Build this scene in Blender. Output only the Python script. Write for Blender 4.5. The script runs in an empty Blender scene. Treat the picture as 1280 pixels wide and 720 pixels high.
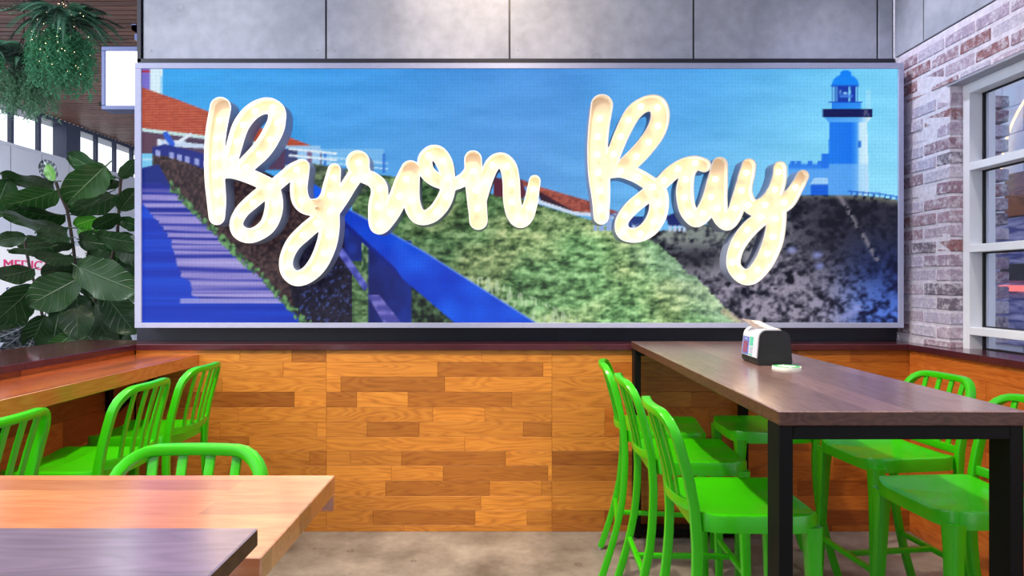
import bpy, bmesh, math, random
import numpy as np
from mathutils import Vector, Matrix

random.seed(7)
rng = np.random.default_rng(7)
scene = bpy.context.scene
COL = scene.collection
F = 800.0; VPX, VPY, EYE = 636.0, 354.0, 1.5
UP = Vector((0, 0, 1))


def srgb(r, g, b):
    def f(c):
        c /= 255.0
        return c / 12.92 if c <= 0.04045 else ((c + 0.055) / 1.055) ** 2.4
    return (f(r), f(g), f(b), 1.0)


# ------------------------------------------------------------------ camera
cam = bpy.data.cameras.new('camera')
cam.sensor_width = 36.0
cam.lens = F / 1280 * 36
cam.shift_x = 4 / 1280
cam.shift_y = -6 / 1280
cam.clip_start = 0.05
cam_o = bpy.data.objects.new('camera', cam)
cam_o.location = (0, 0, EYE)
cam_o.rotation_euler = (math.pi / 2, 0, 0)
COL.objects.link(cam_o)
scene.camera = cam_o

# ------------------------------------------------------------------ world, lights, exposure
scene.view_settings.view_transform = 'Standard'
scene.view_settings.look = 'None'
scene.view_settings.exposure = 0.0
scene.view_settings.gamma = 1.0
scene.view_settings.use_curve_mapping = False
world = bpy.data.worlds.new('world')
scene.world = world
world.use_nodes = True
world.node_tree.nodes['Background'].inputs[0].default_value = (0.86, 0.91, 1.0, 1)
world.node_tree.nodes['Background'].inputs[1].default_value = 1.7


def area(name, loc, target, sx, sy, power, col):
    l = bpy.data.lights.new(name, 'AREA')
    l.shape = 'RECTANGLE'; l.size = sx; l.size_y = sy; l.energy = power; l.color = col
    o = bpy.data.objects.new(name, l); COL.objects.link(o)
    o.location = loc
    o.rotation_euler = (Vector(target) - Vector(loc)).to_track_quat('-Z', 'Y').to_euler()
    return o


def spot(name, loc, target, power, col, ang=60, blend=0.5, size=0.06):
    l = bpy.data.lights.new(name, 'SPOT')
    l.energy = power; l.color = col; l.spot_size = math.radians(ang); l.spot_blend = blend
    l.shadow_soft_size = size
    o = bpy.data.objects.new(name, l); COL.objects.link(o)
    o.location = loc
    o.rotation_euler = (Vector(target) - Vector(loc)).to_track_quat('-Z', 'Y').to_euler()
    return o


area('ceiling_fill', (0.2, 0.6, 3.95), (0.2, 1.6, 0), 3.6, 2.4, 24, (1.0, 0.95, 0.92))  # added soft fill, not a real ceiling panel
area('mall_fill', (-4.8, 8.0, 3.9), (-6.2, 8.4, 0), 1.6, 6.0, 170, (0.92, 0.95, 1.0))  # added fill for the hall wall; the slat ceiling has no skylight
area('fern_fill', (-5.0, 2.2, 3.6), (-3.6, 5.2, 2.8), 1.4, 1.4, 75, (0.94, 0.96, 1.0))  # added front fill to brighten the hanging ferns
spot('ceiling_spot_or_fill', (-2.0, 2.7, 3.7), (-0.9, 3.8, 0.6), 125, (1.0, 0.86, 0.66), 75, 0.8)
spot('ceiling_spot_or_fill', (0.0, 2.3, 3.7), (0.0, 3.86, 0.75), 135, (1.0, 0.87, 0.68), 85, 0.9)
spot('ceiling_spot_or_fill', (-0.35, 2.2, 3.9), (0.9, 2.7, 0.7), 430, (1.0, 0.88, 0.66), 70, 0.6)
spot('ceiling_spot_or_fill', (2.1, 2.2, 3.9), (1.9, 2.8, 0.75), 75, (1.0, 0.95, 0.88), 80, 0.6)
spot('ceiling_spot_or_fill', (-1.2, 1.6, 3.9), (-1.75, 2.6, 0.7), 400, (1.0, 0.88, 0.66), 70, 0.6)
spot('ceiling_spot_or_fill', (-0.12, 3.1, 4.0), (-0.12, 4.15, 3.2), 100, (1.0, 0.8, 0.58), 80, 1.0)
spot('ceiling_spot_or_fill', (-1.7, 3.2, 4.0), (-1.7, 4.15, 3.0), 9, (0.72, 0.8, 1.0), 105, 1.0)  # added bluish wash imitating mall light on the left cladding
spot('ceiling_spot_or_fill', (1.35, 3.72, 4.0), (2.5, 3.45, 2.2), 85, (0.88, 0.88, 1.0), 72, 0.7)
spot('ceiling_spot_or_fill', (-0.9, 0.7, 4.0), (-0.9, 1.0, 1.1), 420, (1.0, 0.94, 0.92), 70, 0.9)  # added to brighten the front table tops
spot('ceiling_spot_or_fill', (1.2, 3.2, 4.0), (1.2, 4.15, 3.0), 5, (0.86, 0.9, 1.0), 105, 1.0)

# ------------------------------------------------------------------ helpers
def P(px, py, d):
    return Vector(((px - VPX) * d / F, d, EYE + (VPY - py) * d / F))


class MB:
    def __init__(s):
        s.v = []; s.f = []; s.mi = []; s.smooth = []

    def add(s, vs, fs, mi=0, smooth=False):
        o = len(s.v)
        s.v += [tuple(v) for v in vs]
        for f in fs:
            s.f.append(tuple(i + o for i in f)); s.mi.append(mi); s.smooth.append(smooth)

    def box(s, a, b, mi=0, ch=0.0):
        x0, y0, z0 = [min(a[i], b[i]) for i in range(3)]
        x1, y1, z1 = [max(a[i], b[i]) for i in range(3)]
        if ch <= 0:
            vs = [(x0, y0, z0), (x1, y0, z0), (x1, y1, z0), (x0, y1, z0), (x0, y0, z1), (x1, y0, z1), (x1, y1, z1), (x0, y1, z1)]
            s.add(vs, [(3, 2, 1, 0), (4, 5, 6, 7), (0, 1, 5, 4), (1, 2, 6, 5), (2, 3, 7, 6), (3, 0, 4, 7)], mi)
            return
        bm = bmesh.new()
        bmesh.ops.create_cube(bm, size=1.0)
        for v in bm.verts:
            v.co = Vector(((x0 + x1) / 2 + v.co.x * (x1 - x0), (y0 + y1) / 2 + v.co.y * (y1 - y0), (z0 + z1) / 2 + v.co.z * (z1 - z0)))
        bmesh.ops.bevel(bm, geom=bm.edges[:] , offset=ch, segments=1, affect='EDGES')
        bm.verts.index_update()
        s.add([v.co for v in bm.verts], [[v.index for v in f.verts] for f in bm.faces], mi)
        bm.free()

    def sweep(s, pts, ref, ha, hb, n=8, mi=0, power=3.2, closed=False, caps=True):
        """tube along pts; ha = half size along ref-perpendicular side, hb = half size along ref"""
        pts = [Vector(p) for p in pts]; N = len(pts)
        rings = []
        for i, p in enumerate(pts):
            if closed:
                t = pts[(i + 1) % N] - pts[i - 1]
            else:
                t = pts[min(i + 1, N - 1)] - pts[max(i - 1, 0)]
            t.normalize()
            r = Vector(ref(i)) if callable(ref) else Vector(ref)
            sd = t.cross(r)
            if sd.length < 1e-6: sd = t.orthogonal()
            sd.normalize(); u = sd.cross(t).normalized()
            a = ha[i] if hasattr(ha, '__len__') else ha
            b = hb[i] if hasattr(hb, '__len__') else hb
            ring = []
            for k in range(n):
                th = 2 * math.pi * (k + 0.5) / n
                c, q = math.cos(th), math.sin(th)
                e = 2.0 / power
                ring.append(p + sd * (a * math.copysign(abs(c) ** e, c)) + u * (b * math.copysign(abs(q) ** e, q)))
            rings.append(ring)
        vs = [v for r in rings for v in r]
        fs = []
        for i in range(N if closed else N - 1):
            j = (i + 1) % N
            for k in range(n):
                k2 = (k + 1) % n
                fs.append((i * n + k, i * n + k2, j * n + k2, j * n + k))
        s.add(vs, fs, mi, True)
        if caps and not closed:
            s.add(rings[0], [tuple(range(n))], mi)
            s.add(rings[-1], [tuple(range(n - 1, -1, -1))], mi)

    def sphere(s, c, r, seg=10, rings=6, mi=0, sc=(1, 1, 1)):
        vs = [Vector((0, 0, 1))]
        for i in range(1, rings):
            ph = math.pi * i / rings
            for k in range(seg):
                th = 2 * math.pi * k / seg
                vs.append(Vector((math.sin(ph) * math.cos(th), math.sin(ph) * math.sin(th), math.cos(ph))))
        vs.append(Vector((0, 0, -1)))
        fs = []
        for k in range(seg):
            fs.append((0, 1 + k, 1 + (k + 1) % seg))
            for i in range(rings - 2):
                a = 1 + i * seg
                fs.append((a + k, a + seg + k, a + seg + (k + 1) % seg, a + (k + 1) % seg))
            a = 1 + (rings - 2) * seg
            fs.append((a + k, len(vs) - 1, a + (k + 1) % seg))
        c = Vector(c)
        s.add([c + Vector((v.x * r * sc[0], v.y * r * sc[1], v.z * r * sc[2])) for v in vs], fs, mi, True)

    def cyl(s, a, b, r, n=16, mi=0, r2=None):
        s.sweep([a, b], (0, 0, 1) if abs((Vector(b) - Vector(a)).normalized().z) < 0.9 else (0, 1, 0), [r, r2 or r], [r, r2 or r], n, mi, 2.0)

    def mesh(s, name):
        me = bpy.data.meshes.new(name)
        me.from_pydata(s.v, [], s.f)
        me.polygons.foreach_set('material_index', s.mi)
        me.polygons.foreach_set('use_smooth', s.smooth)
        me.update()
        if any(s.smooth): me.set_sharp_from_angle(angle=math.radians(38))
        return me

    def build(s, name, mats, parent=None, origin=(0, 0, 0)):
        o = Vector(origin)
        if o.length > 0:
            s.v = [tuple(Vector(v) - o) for v in s.v]
        me = s.mesh(name)
        return link(name, me, mats, parent, o if parent is None else None)


def link(name, me, mats=None, parent=None, loc=None):
    if mats is not None:
        for m in (mats if isinstance(mats, (list, tuple)) else [mats]):
            me.materials.append(m)
    ob = bpy.data.objects.new(name, me)
    COL.objects.link(ob)
    if parent is not None: ob.parent = parent
    if loc is not None: ob.location = loc
    return ob


def tag(o, label=None, cat=None, group=None, kind=None):
    if label: o['label'] = label
    if cat: o['category'] = cat
    if group: o['group'] = group
    if kind: o['kind'] = kind
    return o


def thing(name, label, cat, loc=(0, 0, 0), rz=0.0, group=None):
    o = bpy.data.objects.new(name, None); COL.objects.link(o)
    o.location = loc; o.rotation_euler = (0, 0, rz); o.empty_display_size = 0.1
    return tag(o, label, cat, group)


def struct_root(name, label):
    o = bpy.data.objects.new(name, None); COL.objects.link(o)
    return tag(o, label, None, None, 'structure')


def copy_tree(o, parent=None):
    c = o.copy(); COL.objects.link(c)
    if parent is not None: c.parent = parent
    for ch in list(o.children):
        copy_tree(ch, c)
    return c


# ------------------------------------------------------------------ materials
def edge_sides(o):
    for p in o.data.polygons:
        if p.normal.z < 0.5: p.material_index = 1
    return o


class NT:
    def __init__(s, name):
        s.m = bpy.data.materials.new(name); s.m.use_nodes = True
        s.t = s.m.node_tree; s.b = s.t.nodes['Principled BSDF']

    def n(s, typ, **kw):
        nd = s.t.nodes.new(typ)
        for k, v in kw.items(): setattr(nd, k, v)
        return nd

    def l(s, a, b): s.t.links.new(a, b)

    def setv(s, **kw):
        for k, v in kw.items(): s.b.inputs[k].default_value = v


def mat(name, col, rough=0.5, metal=0.0, noise=0.0, nscale=20, bump=0.0, coat=0.0, emis=None, estr=0.0, spec=None):
    n = NT(name)
    n.setv(**{'Base Color': col, 'Roughness': rough, 'Metallic': metal, 'Coat Weight': coat, 'Coat Roughness': 0.08})
    if spec is not None: n.b.inputs['Specular IOR Level'].default_value = spec
    if emis: n.setv(**{'Emission Color': emis, 'Emission Strength': estr})
    if noise or bump:
        g = n.n('ShaderNodeNewGeometry'); nz = n.n('ShaderNodeTexNoise')
        nz.inputs['Scale'].default_value = nscale; nz.inputs['Detail'].default_value = 5
        n.l(g.outputs['Position'], nz.inputs['Vector'])
        if noise:
            r = n.n('ShaderNodeMapRange'); r.inputs[1].default_value = 0.3; r.inputs[2].default_value = 0.7
            r.inputs[3].default_value = 1 - noise; r.inputs[4].default_value = 1 + noise
            n.l(nz.outputs[0], r.inputs[0])
            mx = n.n('ShaderNodeMix', data_type='RGBA', blend_type='MULTIPLY'); mx.inputs[0].default_value = 1
            mx.inputs[6].default_value = col; n.l(r.outputs[0], mx.inputs[7]); n.l(mx.outputs[2], n.b.inputs['Base Color'])
        if bump:
            bp = n.n('ShaderNodeBump'); bp.inputs['Strength'].default_value = bump; bp.inputs['Distance'].default_value = 0.01
            n.l(nz.outputs[0], bp.inputs['Height']); n.l(bp.outputs[0], n.b.inputs['Normal'])
    return n.m


def wood(name, stretch, cols, rough=0.4, scale=9.0, use_obj=False, coat=0.0, stave=None, wave=0.55, bump=0.05):
    """grain along the axis with the small stretch value; cols dark -> light; use_obj multiplies the object colour"""
    n = NT(name)
    g = n.n('ShaderNodeNewGeometry')
    mp = n.n('ShaderNodeMapping'); mp.inputs['Scale'].default_value = stretch
    oi = n.n('ShaderNodeObjectInfo')
    off = n.n('ShaderNodeVectorMath', operation='SCALE')
    cmb = n.n('ShaderNodeCombineXYZ')
    n.l(oi.outputs['Random'], cmb.inputs[0]); n.l(oi.outputs['Random'], cmb.inputs[1]); n.l(oi.outputs['Random'], cmb.inputs[2])
    n.l(cmb.outputs[0], off.inputs[0]); off.inputs['Scale'].default_value = 37.0
    ad = n.n('ShaderNodeVectorMath', operation='ADD')
    n.l(g.outputs['Position'], ad.inputs[0]); n.l(off.outputs[0], ad.inputs[1]); n.l(ad.outputs[0], mp.inputs['Vector'])
    nz = n.n('ShaderNodeTexNoise'); nz.inputs['Scale'].default_value = scale; nz.inputs['Detail'].default_value = 6; nz.inputs['Distortion'].default_value = 0.6
    n.l(mp.outputs[0], nz.inputs['Vector'])
    # cathedral rings: bands of a slow noise
    nb = n.n('ShaderNodeTexNoise'); nb.inputs['Scale'].default_value = scale * 0.28; nb.inputs['Detail'].default_value = 1.5
    n.l(mp.outputs[0], nb.inputs['Vector'])
    mu = n.n('ShaderNodeMath', operation='MULTIPLY'); mu.inputs[1].default_value = 26.0; n.l(nb.outputs[0], mu.inputs[0])
    fr = n.n('ShaderNodeMath', operation='PINGPONG'); fr.inputs[1].default_value = 1.0; n.l(mu.outputs[0], fr.inputs[0])
    mixf = n.n('ShaderNodeMix', data_type='FLOAT'); mixf.inputs[0].default_value = 1 - wave
    n.l(fr.outputs[0], mixf.inputs[2]); n.l(nz.outputs[0], mixf.inputs[3])
    cr = n.n('ShaderNodeValToRGB'); cr.color_ramp.elements[0].position = 0.08; cr.color_ramp.elements[1].position = 0.8
    cr.color_ramp.elements[0].color = cols[0]; cr.color_ramp.elements[1].color = cols[-1]
    if len(cols) == 3:
        e = cr.color_ramp.elements.new(0.38); e.color = cols[1]
    n.l(mixf.outputs[0], cr.inputs[0])
    out = cr.outputs[0]
    if stave:   # (axis index along the width, width, axis along length, length): tone of each stave
        sep = n.n('ShaderNodeSeparateXYZ'); n.l(g.outputs['Position'], sep.inputs[0])
        d1 = n.n('ShaderNodeMath', operation='DIVIDE'); n.l(sep.outputs[stave[0]], d1.inputs[0]); d1.inputs[1].default_value = stave[1]
        fl = n.n('ShaderNodeMath', operation='FLOOR'); n.l(d1.outputs[0], fl.inputs[0])
        wn0 = n.n('ShaderNodeTexWhiteNoise', noise_dimensions='1D'); n.l(fl.outputs[0], wn0.inputs['W'])
        d2 = n.n('ShaderNodeMath', operation='DIVIDE'); n.l(sep.outputs[stave[2]], d2.inputs[0]); d2.inputs[1].default_value = stave[3]
        a2 = n.n('ShaderNodeMath', operation='ADD'); n.l(d2.outputs[0], a2.inputs[0]); n.l(wn0.outputs[0], a2.inputs[1])
        fl2 = n.n('ShaderNodeMath', operation='FLOOR'); n.l(a2.outputs[0], fl2.inputs[0])
        c2 = n.n('ShaderNodeCombineXYZ'); n.l(fl.outputs[0], c2.inputs[0]); n.l(fl2.outputs[0], c2.inputs[1])
        wn = n.n('ShaderNodeTexWhiteNoise', noise_dimensions='2D'); n.l(c2.outputs[0], wn.inputs['Vector'])
        r = n.n('ShaderNodeMapRange'); r.inputs[3].default_value = 0.72; r.inputs[4].default_value = 1.2; n.l(wn.outputs[0], r.inputs[0])
        mx = n.n('ShaderNodeMix', data_type='RGBA', blend_type='MULTIPLY'); mx.inputs[0].default_value = 1
        n.l(out, mx.inputs[6]); n.l(r.outputs[0], mx.inputs[7]); out = mx.outputs[2]
    if use_obj:
        mx = n.n('ShaderNodeMix', data_type='RGBA', blend_type='MULTIPLY'); mx.inputs[0].default_value = 1
        n.l(out, mx.inputs[6]); n.l(oi.outputs['Color'], mx.inputs[7]); out = mx.outputs[2]
    n.l(out, n.b.inputs['Base Color'])
    n.setv(Roughness=rough, **{'Coat Weight': coat, 'Coat Roughness': 0.1 if coat < 0.9 else 0.2, 'Coat IOR': 1.5 if coat < 0.9 else 2.5})
    if bump:
        bp = n.n('ShaderNodeBump'); bp.inputs['Strength'].default_value = bump; bp.inputs['Distance'].default_value = 0.004
        n.l(mixf.outputs[0], bp.inputs['Height']); n.l(bp.outputs[0], n.b.inputs['Normal'])
    return n.m


M = {}
M['green'] = mat('green_gloss', srgb(56, 192, 4), 0.3, coat=0.25, noise=0.04, nscale=6)
M['glide'] = mat('grey_plastic', srgb(150, 150, 150), 0.5)
M['plank'] = wood('honey_wood', (1.2, 6, 9), [srgb(158, 92, 34), srgb(196, 122, 46), srgb(214, 142, 58)], 0.42, 5.0, True, wave=0.42)
M['plank_side'] = wood('amber_wood', (6, 1.2, 9), [srgb(150, 76, 26), srgb(196, 106, 40), srgb(216, 132, 58)], 0.42, 5.0, True, wave=0.3)
M['bar'] = wood('red_orange_bar_wood', (14, 1.4, 10), [srgb(150, 66, 26), srgb(196, 96, 44), srgb(214, 122, 62)], 0.22, 4.0, coat=0.95, stave=(0, 0.09, 1, 0.8), wave=0.25)
M['bench'] = wood('orange_table_wood', (1.4, 12, 10), [srgb(170, 90, 48), srgb(206, 120, 72), srgb(222, 146, 96)], 0.3, 4.0, coat=1.0, stave=(1, 0.07, 0, 0.7), wave=0.25)
M['dark_wood'] = wood('dark_wood_sheen', (12, 1.6, 10), [srgb(98, 66, 60), srgb(146, 108, 104), srgb(168, 132, 128)], 0.3, 4.0, coat=1.0, stave=(0, 0.11, 1, 3.0), wave=0.3)  # base lightened to carry the reflected sheen on the right table
M['dark_wood_x'] = wood('dark_wood_sheen_across', (1.6, 12, 10), [srgb(104, 84, 104), srgb(132, 108, 134), srgb(150, 126, 152)], 0.36, 4.0, coat=1.0, stave=(1, 0.1, 0, 3.0), wave=0.3)  # lavender reflected sheen mixed into the dark wood colour
M['dark_edge'] = wood('dark_edge_grain', (6, 6, 14), [srgb(40, 22, 16), srgb(78, 46, 34), srgb(100, 62, 46)], 0.45, 4.0, wave=0.35)
M['sill'] = mat('dark_plum_sill', srgb(74, 30, 38), 0.22, coat=0.4, noise=0.15, nscale=8)
M['navy'] = mat('dark_navy_panel', srgb(34, 34, 50), 0.4, noise=0.1, nscale=5)
M['black_steel'] = mat('black_steel', srgb(9, 8, 8), 0.6, noise=0.2, nscale=12, spec=0.2)
M['frame'] = mat('silver_frame', srgb(176, 180, 212), 0.35, metal=0.1, noise=0.03, nscale=30)
M['white_frame'] = mat('white_window_frame', srgb(232, 234, 244), 0.35, noise=0.02, nscale=10)
M['gasket'] = mat('black_gasket', srgb(16, 16, 22), 0.6)
M['return'] = mat('slate_return', srgb(146, 156, 184), 0.45, noise=0.04, nscale=9)
M['rim'] = mat('cream_rim', srgb(252, 246, 236), 0.5, noise=0.02, nscale=9)
M['face'] = mat('cream_sign_face', srgb(244, 222, 194), 0.5, noise=0.02, nscale=9)
M['bulb'] = mat('lit_bulb', (1, 0.9, 0.75, 1), 0.3, emis=(1.0, 0.82, 0.58, 1), estr=6.0)
M['bulb_off'] = mat('dead_bulb', srgb(214, 190, 160), 0.2, noise=0.03)
M['socket'] = mat('bulb_socket', srgb(200, 180, 150), 0.5)
M['mortar'] = mat('pale_mortar', srgb(222, 214, 228), 0.9, noise=0.14, nscale=30, bump=0.6)
M['lintel'] = mat('grey_lintel', srgb(160, 158, 172), 0.5, noise=0.08)
M['black'] = mat('black_plastic', srgb(12, 12, 15), 0.42, noise=0.1, nscale=60)
M['white_plastic'] = mat('white_plastic', srgb(226, 224, 238), 0.25, noise=0.02)
M['paper'] = mat('napkin_paper', srgb(250, 236, 224), 0.8, noise=0.05, nscale=40)
M['coaster_green'] = mat('coaster_green', srgb(40, 176, 96), 0.5, noise=0.05)
M['coaster_white'] = mat('coaster_white', srgb(236, 244, 232), 0.5, noise=0.03)


def concrete(name, c0, c1, rough, scale, spots=0.0, bump=0.08, spec_gloss=None):
    n = NT(name)
    g = n.n('ShaderNodeNewGeometry')
    a = n.n('ShaderNodeTexNoise'); a.inputs['Scale'].default_value = scale; a.inputs['Detail'].default_value = 7; a.inputs['Roughness'].default_value = 0.62
    b = n.n('ShaderNodeTexNoise'); b.inputs['Scale'].default_value = scale * 9; b.inputs['Detail'].default_value = 4
    v = n.n('ShaderNodeTexVoronoi'); v.inputs['Scale'].default_value = scale * 2.2
    for q in (a, b, v): n.l(g.outputs['Position'], q.inputs['Vector'])
    cr = n.n('ShaderNodeValToRGB'); cr.color_ramp.elements[0].position = 0.32; cr.color_ramp.elements[1].position = 0.66
    cr.color_ramp.elements[0].color = c0; cr.color_ramp.elements[1].color = c1
    n.l(a.outputs[0], cr.inputs[0]); out = cr.outputs[0]
    r = n.n('ShaderNodeMapRange'); r.inputs[1].default_value = 0.25; r.inputs[2].default_value = 0.75; r.inputs[3].default_value = 0.86; r.inputs[4].default_value = 1.1
    n.l(b.outputs[0], r.inputs[0])
    mx = n.n('ShaderNodeMix', data_type='RGBA', blend_type='MULTIPLY'); mx.inputs[0].default_value = 1
    n.l(out, mx.inputs[6]); n.l(r.outputs[0], mx.inputs[7]); out = mx.outputs[2]
    if spots:   # darker rings and pits
        c2 = n.n('ShaderNodeValToRGB'); e = c2.color_ramp.elements
        e[0].position = 0.045; e[0].color = (1, 1, 1, 1); e[1].position = 0.13; e[1].color = (1, 1, 1, 1)
        k = c2.color_ramp.elements.new(0.08); k.color = (1 - spots,) * 3 + (1,)
        n.l(v.outputs['Distance'], c2.inputs[0])
        m2 = n.n('ShaderNodeMix', data_type='RGBA', blend_type='MULTIPLY'); m2.inputs[0].default_value = 1
        n.l(out, m2.inputs[6]); n.l(c2.outputs[0], m2.inputs[7]); out = m2.outputs[2]
    n.l(out, n.b.inputs['Base Color']); n.setv(Roughness=rough)
    bp = n.n('ShaderNodeBump'); bp.inputs['Strength'].default_value = bump; bp.inputs['Distance'].default_value = 0.005
    n.l(b.outputs[0], bp.inputs['Height']); n.l(bp.outputs[0], n.b.inputs['Normal'])
    return n.m


M['floor'] = concrete('polished_concrete', srgb(96, 88, 82), srgb(158, 148, 140), 0.4, 2.6, 0.5)
M['clad'] = concrete('cement_cladding', srgb(148, 152, 168), srgb(188, 191, 204), 0.55, 1.5, 0.12, 0.03)
M['ceiling'] = mat('white_ceiling', srgb(200, 200, 206), 0.8, noise=0.03)
M['mall_wall'] = mat('grey_wall_board', srgb(196, 202, 220), 0.6, noise=0.03, nscale=2)
M['slat'] = wood('brown_slat_wood', (0.5, 10, 10), [srgb(78, 52, 46), srgb(124, 88, 76), srgb(150, 112, 96)], 0.5, 5.0, stave=(1, 0.1, 0, 1.7), wave=0.3)
M['steel_dark'] = mat('dark_blue_steel', srgb(56, 66, 92), 0.4, noise=0.06)
M['glow'] = mat('sign_light', (1, 1, 1, 1), 0.4, emis=(0.95, 0.97, 1, 1), estr=1.6)
M['signblue'] = mat('blue_grey_frame', srgb(84, 100, 158), 0.4, noise=0.04)


def brick_mat(name, cols):
    n = NT(name)
    oi = n.n('ShaderNodeObjectInfo')
    cr = n.n('ShaderNodeValToRGB'); cr.color_ramp.interpolation = 'CONSTANT'
    while len(cr.color_ramp.elements) < len(cols): cr.color_ramp.elements.new(0.5)
    for i, c in enumerate(cols):
        cr.color_ramp.elements[i].position = i / len(cols); cr.color_ramp.elements[i].color = c
    n.l(oi.outputs['Random'], cr.inputs[0])
    g = n.n('ShaderNodeNewGeometry')
    nz = n.n('ShaderNodeTexNoise'); nz.inputs['Scale'].default_value = 22; nz.inputs['Detail'].default_value = 7; nz.inputs['Roughness'].default_value = 0.7
    n.l(g.outputs['Position'], nz.inputs['Vector'])
    cr2 = n.n('ShaderNodeValToRGB'); cr2.color_ramp.elements[0].position = 0.46; cr2.color_ramp.elements[1].position = 0.64
    n.l(nz.outputs[0], cr2.inputs[0])
    mx = n.n('ShaderNodeMix', data_type='RGBA'); n.l(cr2.outputs[0], mx.inputs[0])
    n.l(cr.outputs[0], mx.inputs[6]); mx.inputs[7].default_value = srgb(214, 206, 220)
    nd = n.n('ShaderNodeTexNoise'); nd.inputs['Scale'].default_value = 60; n.l(g.outputs['Position'], nd.inputs['Vector'])
    r = n.n('ShaderNodeMapRange'); r.inputs[1].default_value = 0.3; r.inputs[2].default_value = 0.7; r.inputs[3].default_value = 0.75; r.inputs[4].default_value = 1.15
    n.l(nd.outputs[0], r.inputs[0])
    m2 = n.n('ShaderNodeMix', data_type='RGBA', blend_type='MULTIPLY'); m2.inputs[0].default_value = 1
    n.l(mx.outputs[2], m2.inputs[6]); n.l(r.outputs[0], m2.inputs[7]); n.l(m2.outputs[2], n.b.inputs['Base Color'])
    bp = n.n('ShaderNodeBump'); bp.inputs['Strength'].default_value = 0.7; bp.inputs['Distance'].default_value = 0.006
    n.l(nz.outputs[0], bp.inputs['Height']); n.l(bp.outputs[0], n.b.inputs['Normal'])
    n.setv(Roughness=0.9)
    return n.m


M['brick'] = brick_mat('recycled_brick', [srgb(188, 178, 204), srgb(160, 138, 160), srgb(186, 166, 186), srgb(150, 120, 138), srgb(198, 190, 210),
                                          srgb(152, 106, 112), srgb(176, 158, 182), srgb(120, 108, 124), srgb(194, 184, 206), srgb(168, 138, 154)])

# ------------------------------------------------------------------ geometry constants
WY = 3.865      # front of the timber wall
UY = 4.15       # cladding plane
RX = 2.418      # right timber wall face
BX = 2.50       # brick face
LX = -2.26      # left low wall face
SZ0, SZ1 = 1.097, 1.133

# ------------------------------------------------------------------ shell
b = MB(); b.box((-8, -2.0, -0.1), (5.0, 16, 0))
tag(b.build('floor', M['floor']), 'grey polished concrete floor with stains', None, None, 'structure')
b = MB(); b.box((-2.36, -2.2, 4.05), (2.7, 4.3, 4.15))
tag(b.build('ceiling_dining', M['ceiling']), 'plain pale dining room ceiling', None, None, 'structure')

b = MB(); b.box((-2.36, -2.3, 0), (2.9, -2.2, 4.05))  # unseen wall added to keep frontal sky fill out
tag(b.build('wall_fill_block', M['mall_wall']), 'unseen pale wall added behind the viewer to block fill light', None, None, 'structure')
# back wall: concrete backing and cement panels with dark joints
wb = struct_root('wall_back', 'grey cement cladding wall above the screen')
b = MB(); b.box((-2.36, UY + 0.012, 1.1), (2.5, UY + 0.2, 4.05)); b.build('backing', M['navy'], wb)
XL = (178 - VPX) * UY / F
js = [XL] + [(x - VPX) * UY / F for x in (407.5, 637, 867, 1097)] + [BX - 0.006]
for i in range(5):
    x0, x1 = js[i] + 0.006, js[i + 1] - 0.006
    b = MB(); b.box((x0, UY, 2.955), (x1, UY + 0.012, 4.05), ch=0.002)
    pn = b.build('cement_panel', M['clad'], wb)
    s_ = MB()
    for xx in (x0 + 0.05, x1 - 0.05):
        if x1 - x0 > 0.5: s_.cyl((xx, UY + 0.001, 3.01), (xx, UY - 0.002, 3.01), 0.006, 8)
    if s_.v: s_.build('screw_heads', M['lintel'], pn)
b = MB(); b.box((XL - 0.028, UY - 0.012, 2.93), (XL - 0.004, UY + 0.2, 4.05)); b.box((XL - 0.028, UY - 0.012, 2.925), (BX - 0.004, UY, 2.952))
tag(b.build('trim_1', M['navy']), 'dark metal edge trim around cladding', None, None, 'structure')

# timber lower wall at the back: planks one by one
wl = struct_root('wall_lower_back', 'honey timber plank wall under the screen')
b = MB(); b.box((-2.26, WY + 0.012, 0), (RX + 0.1, WY + 0.2, SZ0)); b.build('backing', mat('plank_backing', srgb(60, 32, 14), 0.8, noise=0.1), wl)
rows_y = [437.5, 453, 471, 490, 509, 527.5, 546, 564, 582, 601, 620, 638, 656.5, 664]
TONE = {'l': (1.12, 1.08, 1.0), 'b': (1.22, 1.2, 1.12), 'm': (0.92, 0.88, 0.82), 'd': (0.7, 0.62, 0.56), 'k': (0.56, 0.46, 0.42), 'n': (1.0, 0.97, 0.9)}
mid = [[(408, 602, 'l'), (602, 690, 'n')],
       [(408, 547, 'l'), (547, 679, 'd'), (679, 690, 'b')],
       [(408, 426, 'l'), (426, 556, 'd'), (556, 690, 'l')],
       [(408, 446, 'd'), (446, 510, 'b'), (510, 640, 'd'), (640, 690, 'm')],
       [(408, 541, 'n'), (541, 606, 'l'), (606, 690, 'm')],
       [(408, 459, 'm'), (459, 524, 'd'), (524, 654, 'n'), (654, 690, 'd')],
       [(408, 581, 'l'), (581, 690, 'l')],
       [(408, 438, 'n'), (438, 502, 'm'), (502, 632, 'd'), (632, 690, 'l')],
       [(408, 489, 'b'), (489, 554, 'l'), (554, 685, 'd'), (685, 690, 'b')],
       [(408, 482, 'l'), (482, 612, 'd'), (612, 677, 'l'), (677, 690, 'm')],
       [(408, 601, 'm'), (601, 690, 'b')],
       [(408, 466, 'm'), (466, 594, 'd'), (594, 659, 'b'), (659, 690, 'm')],
       [(408, 505, 'm'), (505, 690, 'n')]]
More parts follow.
